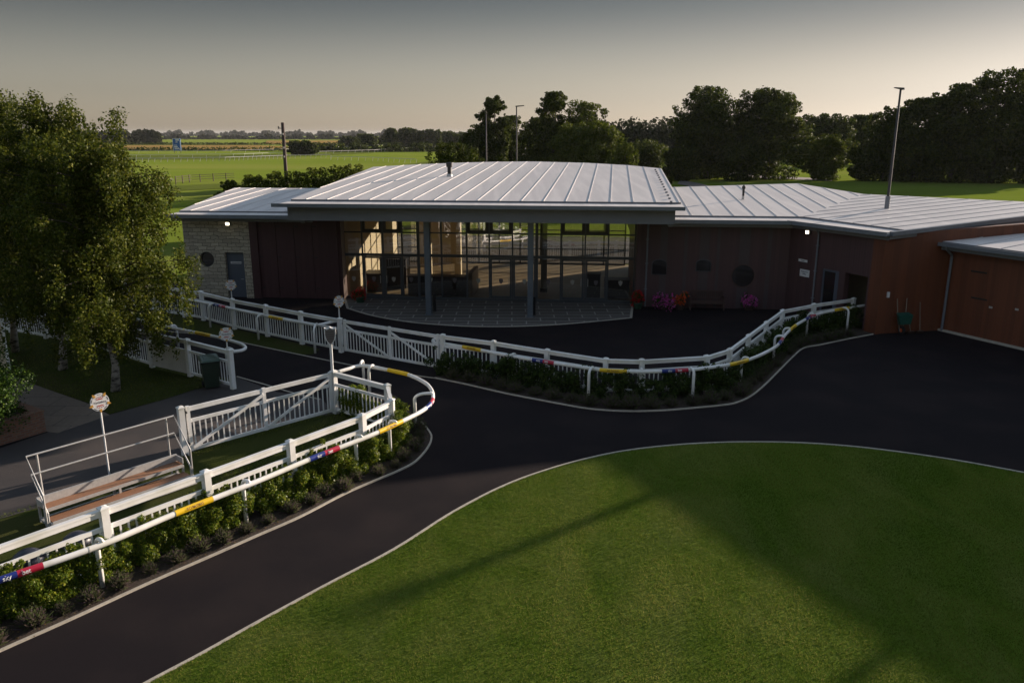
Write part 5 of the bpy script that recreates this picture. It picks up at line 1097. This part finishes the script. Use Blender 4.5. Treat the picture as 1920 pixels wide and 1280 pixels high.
tree(1545, 252, 84, 152, 'small rounded tree standing right of the tall dark pair', 'paleleaf', n=7000, ls=.5, low=.02)
tree(1545, 214, 110, 215, 'hazy tree behind the small rounded one', n=8000, ls=.8)
tree(1610, 216, 90, 225, 'hazy low tree in the dip left of the tall lamp column', n=7000, ls=.8)
tree(1660, 204, 95, 150, 'slender dark tree just left of the tall lamp column', n=7000, ls=.55, low=.02)
tree(1715, 184, 130, 148, 'dark tree right behind the tall lamp column', n=12000, ls=.6, low=.02)
tree(1785, 158, 150, 146, 'tall dark tree in the clump right of the lamp column', n=13000, ls=.6, low=.02)
tree(1862, 132, 160, 144, 'highest dark tree near the right edge', n=15000, ls=.6, low=.02)
tree(1940, 170, 110, 142, 'dark tree cut off by the right edge', n=12000, ls=.6, low=.02)
for (u, v, wp_, lab) in ((1625, 272, 70, 'dark bush in the gap below the hazy trees'), (1385, 270, 90, 'dark undergrowth bush between the tall pair'), (1270, 278, 60, 'dark bush at the left foot of the tall pair'), (1700, 262, 120, 'dark undergrowth bush below the lamp column'), (1850, 258, 150, 'wide dark undergrowth bush near the right edge')):
    tree(u, v, wp_, 150, lab, n=5000, ls=.55, nm='bush', cat='bush', low=.02)
for (u, v, wp_, Y, lab) in ((425, 338, 74, 64, 'leafy bush at the left end of the row behind the left roof'), (470, 328, 100, 65, 'leafy bush second from the left behind the left roof'), (525, 321, 110, 66, 'leafy bush around the brown pole behind the left roof'), (585, 314, 120, 67, 'leafy bush right of the brown pole behind the left roof'), (645, 308, 120, 68, 'leafy bush at the right end of the row, by the main roof'), (850, 268, 94, 78, 'dark dense bush above the flue on the main roof'), (942, 296, 34, 82, 'bright green low bush between the slim poles'), (1258, 330, 28, 62, 'small bush at the right corner of the main roof')):
    tree(u, v, wp_ * (1.35 if 840 < u < 870 else 1), Y, lab, 'oakleaf' if u > 840 else 'paleleaf', n=9000 if 840 < u < 870 else 4500, ls=.26, nm='bush', cat='bush', group='bushes behind the roofs', low=.02, lob=10)
tree(569, 264, 52, 330, 'round dark bush alone in the green field', n=3000, ls=1.2, nm='bush', cat='bush', low=.02, group='field trees')
for (u, v, wp_, Y, lab) in ((655, 256, 40, 520, 'left one of the field trees beyond the track'), (690, 252, 46, 540, 'second field tree from the left beyond the track'), (732, 241, 40, 520, 'pointed field tree beyond the track'), (768, 240, 50, 500, 'broad field tree beyond the track, left of its neighbour'), (806, 243, 46, 500, 'field tree at the right end beyond the track'), (845, 247, 60, 520, 'low field tree near the dark narrow trees')):
    tree(u, v, wp_, Y, lab, n=2600, ls=2., group='field trees', low=.02)
# distant woods (one mass each)
def wood(name, u0, u1, vt, Y, n, size, label, dep=60, wob=2., lm='farwood'):
    c, r = [], []; k = int((u1 - u0) / 3)
    for i in range(k):
        u = u0 + (u1 - u0) * i / k; p = D(u, vt + wob * (math.sin(u * .11) + .6 * math.sin(u * .31 + 1) + RNG.normal() * .6), Y + RNG.random() * dep); h = max(p[2], 1.5)
        for z in np.arange(h * .2, h, max(2., h * .25)): c.append((p[0], p[1], z)); r.append(max(1.6, h * .26))
    tag(quads_obj(name, leaves(c, r, n, size, shell=.6, up=.3, aspect=.9), M[lm]), label, 'woodland', kind='stuff')
wood('far_wood', -250, 920, 257, 1150, 16000, 4.5, 'dark line of woodland on the far side of the fields', 120, 2.4)
wood('far_hill_wood', -300, 2200, 249.5, 2300, 18000, 9., 'grey blue wooded hills along the horizon', 200, 1.6)
wood('mid_wood', 1140, 1700, 238, 260, 16000, 1.2, 'dark wood filling the skyline between the trees', 25, 3.)
wood('near_wood_left', 140, 300, 250, 640, 5000, 2.4, 'darker wood at the left just above the birch crowns', 40, 2.)
wood('hedge_line', -200, 545, 282, 410, 5000, .9, 'dark hedge line behind the racecourse rails', 6, .5, 'oakleaf')
wood('upper_hedge_line', -200, 880, 272.5, 620, 5000, 1.3, 'dark hedge line above the barley strip', 8, .5, 'oakleaf')
wood('bank_hedge', 560, 880, 274, 390, 5000, 1.0, 'rough dark bank of scrub along the track bend', 8, .8, 'oakleaf')
far_sheet('mown_strip', [(150, 301), (420, 299), (600, 292), (700, 287), (700, 284), (560, 288), (400, 291), (150, 292)], .04, M['pasture'])
far_sheet('mown_strip', [(250, 352), (560, 338), (700, 318), (820, 300), (850, 304), (720, 326), (580, 346), (250, 362)], .04, M['pasture'])
# ------------------------------------------------------------------ field rails, banner, poles
def field_rail(px, label, n):
    pts = [G(*q) for q in px]; pa = Path(pts); t = thing('field_rail', pts[0], label, 'rail', 'white racecourse rails in the field'); mb = MB()
    pp = [pa.at(pa.L * i / 60) for i in range(61)]; mb.tube([p + V(0, 0, 1.15) for p in pp], .07, 5); mb.build('rail', M['fieldrail'], t); mb = MB()
    for i in range(n + 1): p = pa.at(pa.L * i / n); mb.tube([p, p + V(.25, 0, 1.1)], .06, 5)
    mb.build('rail_posts', M['fieldrail'], t)
field_rail([(150, 304), (300, 304), (420, 302), (540, 297.5), (620, 296)], 'near white rail crossing the green racecourse', 46)
field_rail([(150, 297), (300, 296.5), (450, 294.5), (560, 290.5), (700, 286), (850, 276)], 'middle white rail curving across the green racecourse', 60)
field_rail([(150, 288), (400, 287.5), (540, 284), (700, 276), (850, 266.5)], 'far white rail along the dark hedge line', 64)
field_rail([(620, 300), (700, 302), (780, 306)], 'short white rail run nearest the main roof', 14)
pb_ = G(333, 287); t = thing('blue_banner', pb_, 'tall blue banner board with white bands standing in the field', 'banner')
z0, z1 = D(333, 283, pb_[1])[2], D(333, 259.5, pb_[1])[2]; ww = 14.5 / F * pb_[1]
mb = MB(); mb.box((pb_[0], pb_[1], (z0 + z1) / 2), ww, .25, z1 - z0); mb.build('board', M['banner'], t)
mb = MB(); hh = z1 - z0; yy = pb_[1] - .14
for x0, x1, f0, f1 in ((-.5, -.44, 0, 1), (.42, .5, 0, .82), (-.5, .5, .96, 1), (-.1, .35, .80, .94), (-.1, .15, .66, .73), (-.35, .05, .42, .47), (-.35, .1, .25, .37), (-.3, .2, .12, .20)): mb.quad((pb_[0] + x0 * ww, yy, z0 + f0 * hh), (pb_[0] + x1 * ww, yy, z0 + f0 * hh), (pb_[0] + x1 * ww, yy, z0 + f1 * hh), (pb_[0] + x0 * ww, yy, z0 + f1 * hh))
mb.quad((pb_[0] + .12 * ww, yy - .01, z0 + .24 * hh), (pb_[0] + .42 * ww, yy - .01, z0 + .02 * hh), (pb_[0] + .48 * ww, yy - .01, z0 + .06 * hh), (pb_[0] + .18 * ww, yy - .01, z0 + .28 * hh)); mb.build('white_marks', M['sign'], t)
for x in (-.4, .4): mb = MB(); mb.tube([(pb_[0] + x * ww, pb_[1] + .2, 0), (pb_[0] + x * ww, pb_[1] + .2, z0 + .3)], .12, 6); mb.build('leg', M['lampgrey'], t)
# brown pole
x_, y_ = D(537, 340, 70)[0], 70; zt = D(530, 230, 70)[2]; t = thing('utility_pole', (x_, y_, 0), 'thick dark brown pole rising behind the left roof', 'pole')
mb = MB(); mb.tube([(x_, y_, 0), (x_ + .02, y_, zt)], [.18, .14], 10); mb.build('shaft', M['pole'], t, smooth=True)
for f in (.55, .7, .78, .9): mb = MB(); mb.box((x_, y_ - .17, zt * f), .12, .06, .14); mb.build('bracket', M['steel'], t)
mb = MB(); mb.tube([(x_, y_, zt - .5), (x_ - .35, y_, zt - .45)], .03, 5); mb.tube([(x_ - .35, y_, zt - .52), (x_ - .35, y_, zt - .3)], .06, 6); mb.build('insulator', M['lampgrey'], t)
def lamp_post(u, vb, vt, Y, label, arm, r=(.09, .06)):
    x = D(u, (vb + vt) / 2, Y)[0]; zt = D(u, vt, Y)[2]; t = thing('lamp_post', (x, Y, 0), label, 'lamp post', 'grey lamp columns'); mb = MB(); mb.tube([(x, Y, 0), (x, Y, zt * .45), (x, Y, zt)], [r[0], r[0] * .85, r[1]], 10); mb.build('column', M['lampgrey'], t, smooth=True)
    mb = MB()
    if arm:
        s = arm; mb.hexa([(x - .1 * s, Y - .12, zt), (x + .75 * s, Y - .16, zt + .10), (x + .75 * s, Y + .16, zt + .10), (x - .1 * s, Y + .12, zt), (x - .1 * s, Y - .12, zt + .12), (x + .75 * s, Y - .16, zt + .17), (x + .75 * s, Y + .16, zt + .17), (x - .1 * s, Y + .12, zt + .12)] if s > 0 else [(x - .30, Y - .13, zt + .07), (x + .14, Y - .13, zt - .02), (x + .14, Y + .13, zt - .02), (x - .30, Y + .13, zt + .07), (x - .30, Y - .10, zt + .10), (x + .12, Y - .10, zt + .08), (x + .12, Y + .10, zt + .08), (x - .30, Y + .10, zt + .10)])
    else: mb.lathe((x, Y, zt), [(.06, 0), (.07, .05), (.02, .1)], 8)
    mb.build('lantern', M['lampgrey'], t); return t, x, zt
lamp_post(968.5, 303, 201, 82, 'slim lamp column with a flat lantern between the trees behind the main roof', 1)
lamp_post(911.5, 303, 216, 80, 'slim plain column in front of the tall narrow tree', 0)
pm = onplane(1663, 391, *PLB); lt, lx, lz = lamp_post(1676, 387, 168, pm[1], 'tallest lamp column with a sloping lantern, rising through the right roof', -1, (.085, .05))
mb = MB(); zb = float(zon(PLB, V(lx, pm[1]))); mb.tube([(lx, pm[1], zb - .3), (lx, pm[1], zb + .62)], .12, 12); mb.build('roof_collar', M['gutter'], lt)
# poles out of frame whose shadows cross the lawn
sv2 = V(math.sin(SUN_AZ), math.cos(SUN_AZ))
for (q, dist, hgt, lab) in (((1309, 895), 40, 8.9, 'stout grey mast out of frame whose thin shadow crosses the lawn centre'), ((1750, 1158), 42, 11.0, 'stout grey mast out of frame whose shadow falls at the lawn corner')):
    b = G(*q)[:2] + sv2 * dist; t = thing('mast', (*b, 0), lab, 'mast'); mb = MB(); mb.tube([(*b, 0), (*b, hgt)], [.19, .16], 12); mb.build('shaft', M['lampgrey'], t); mb = MB(); mb.box((*b, hgt + .1), .7, .5, .2); mb.build('head', M['lampgrey'], t)
# dark rail fence behind the left wing
fp = [G(330, 346), G(360, 342), G(400, 340), G(440, 338)]; t = thing('field_fence', fp[0], 'dark post and rail fence at the edge of the field behind the left roof', 'fence')
pa = Path(fp); mb = MB()
for z in (.5, .9, 1.25): mb.tube([p + V(0, 0, z) for p in fp], .045, 5)
mb.build('rails', M['pole'], t)
for s in np.arange(0, pa.L, 2.6): p = pa.at(s); mb = MB(); mb.box((p[0], p[1], .7), .12, .12, 1.4); mb.build('fence_post', M['pole'], t)

# ------------------------------------------------------------------ evening haze
hm = bpy.data.materials.new('evening_haze'); hm.use_nodes = True; hn_ = hm.node_tree; hn_.nodes.remove(hn_.nodes['Principled BSDF'])
pv = hn_.nodes.new('ShaderNodeVolumePrincipled'); pv.inputs['Color'].default_value = (.86, .88, .92, 1); pv.inputs['Density'].default_value = .00005; pv.inputs['Anisotropy'].default_value = 0.
hn_.links.new(pv.outputs['Volume'], hn_.nodes['Material Output'].inputs['Volume'])
mb = MB(); mb.box((0, 4350, 12.5), 10400, 9600, 27.2); tag(mb.build('haze', hm), kind='stuff')
SC.cycles.volume_bounces = 0
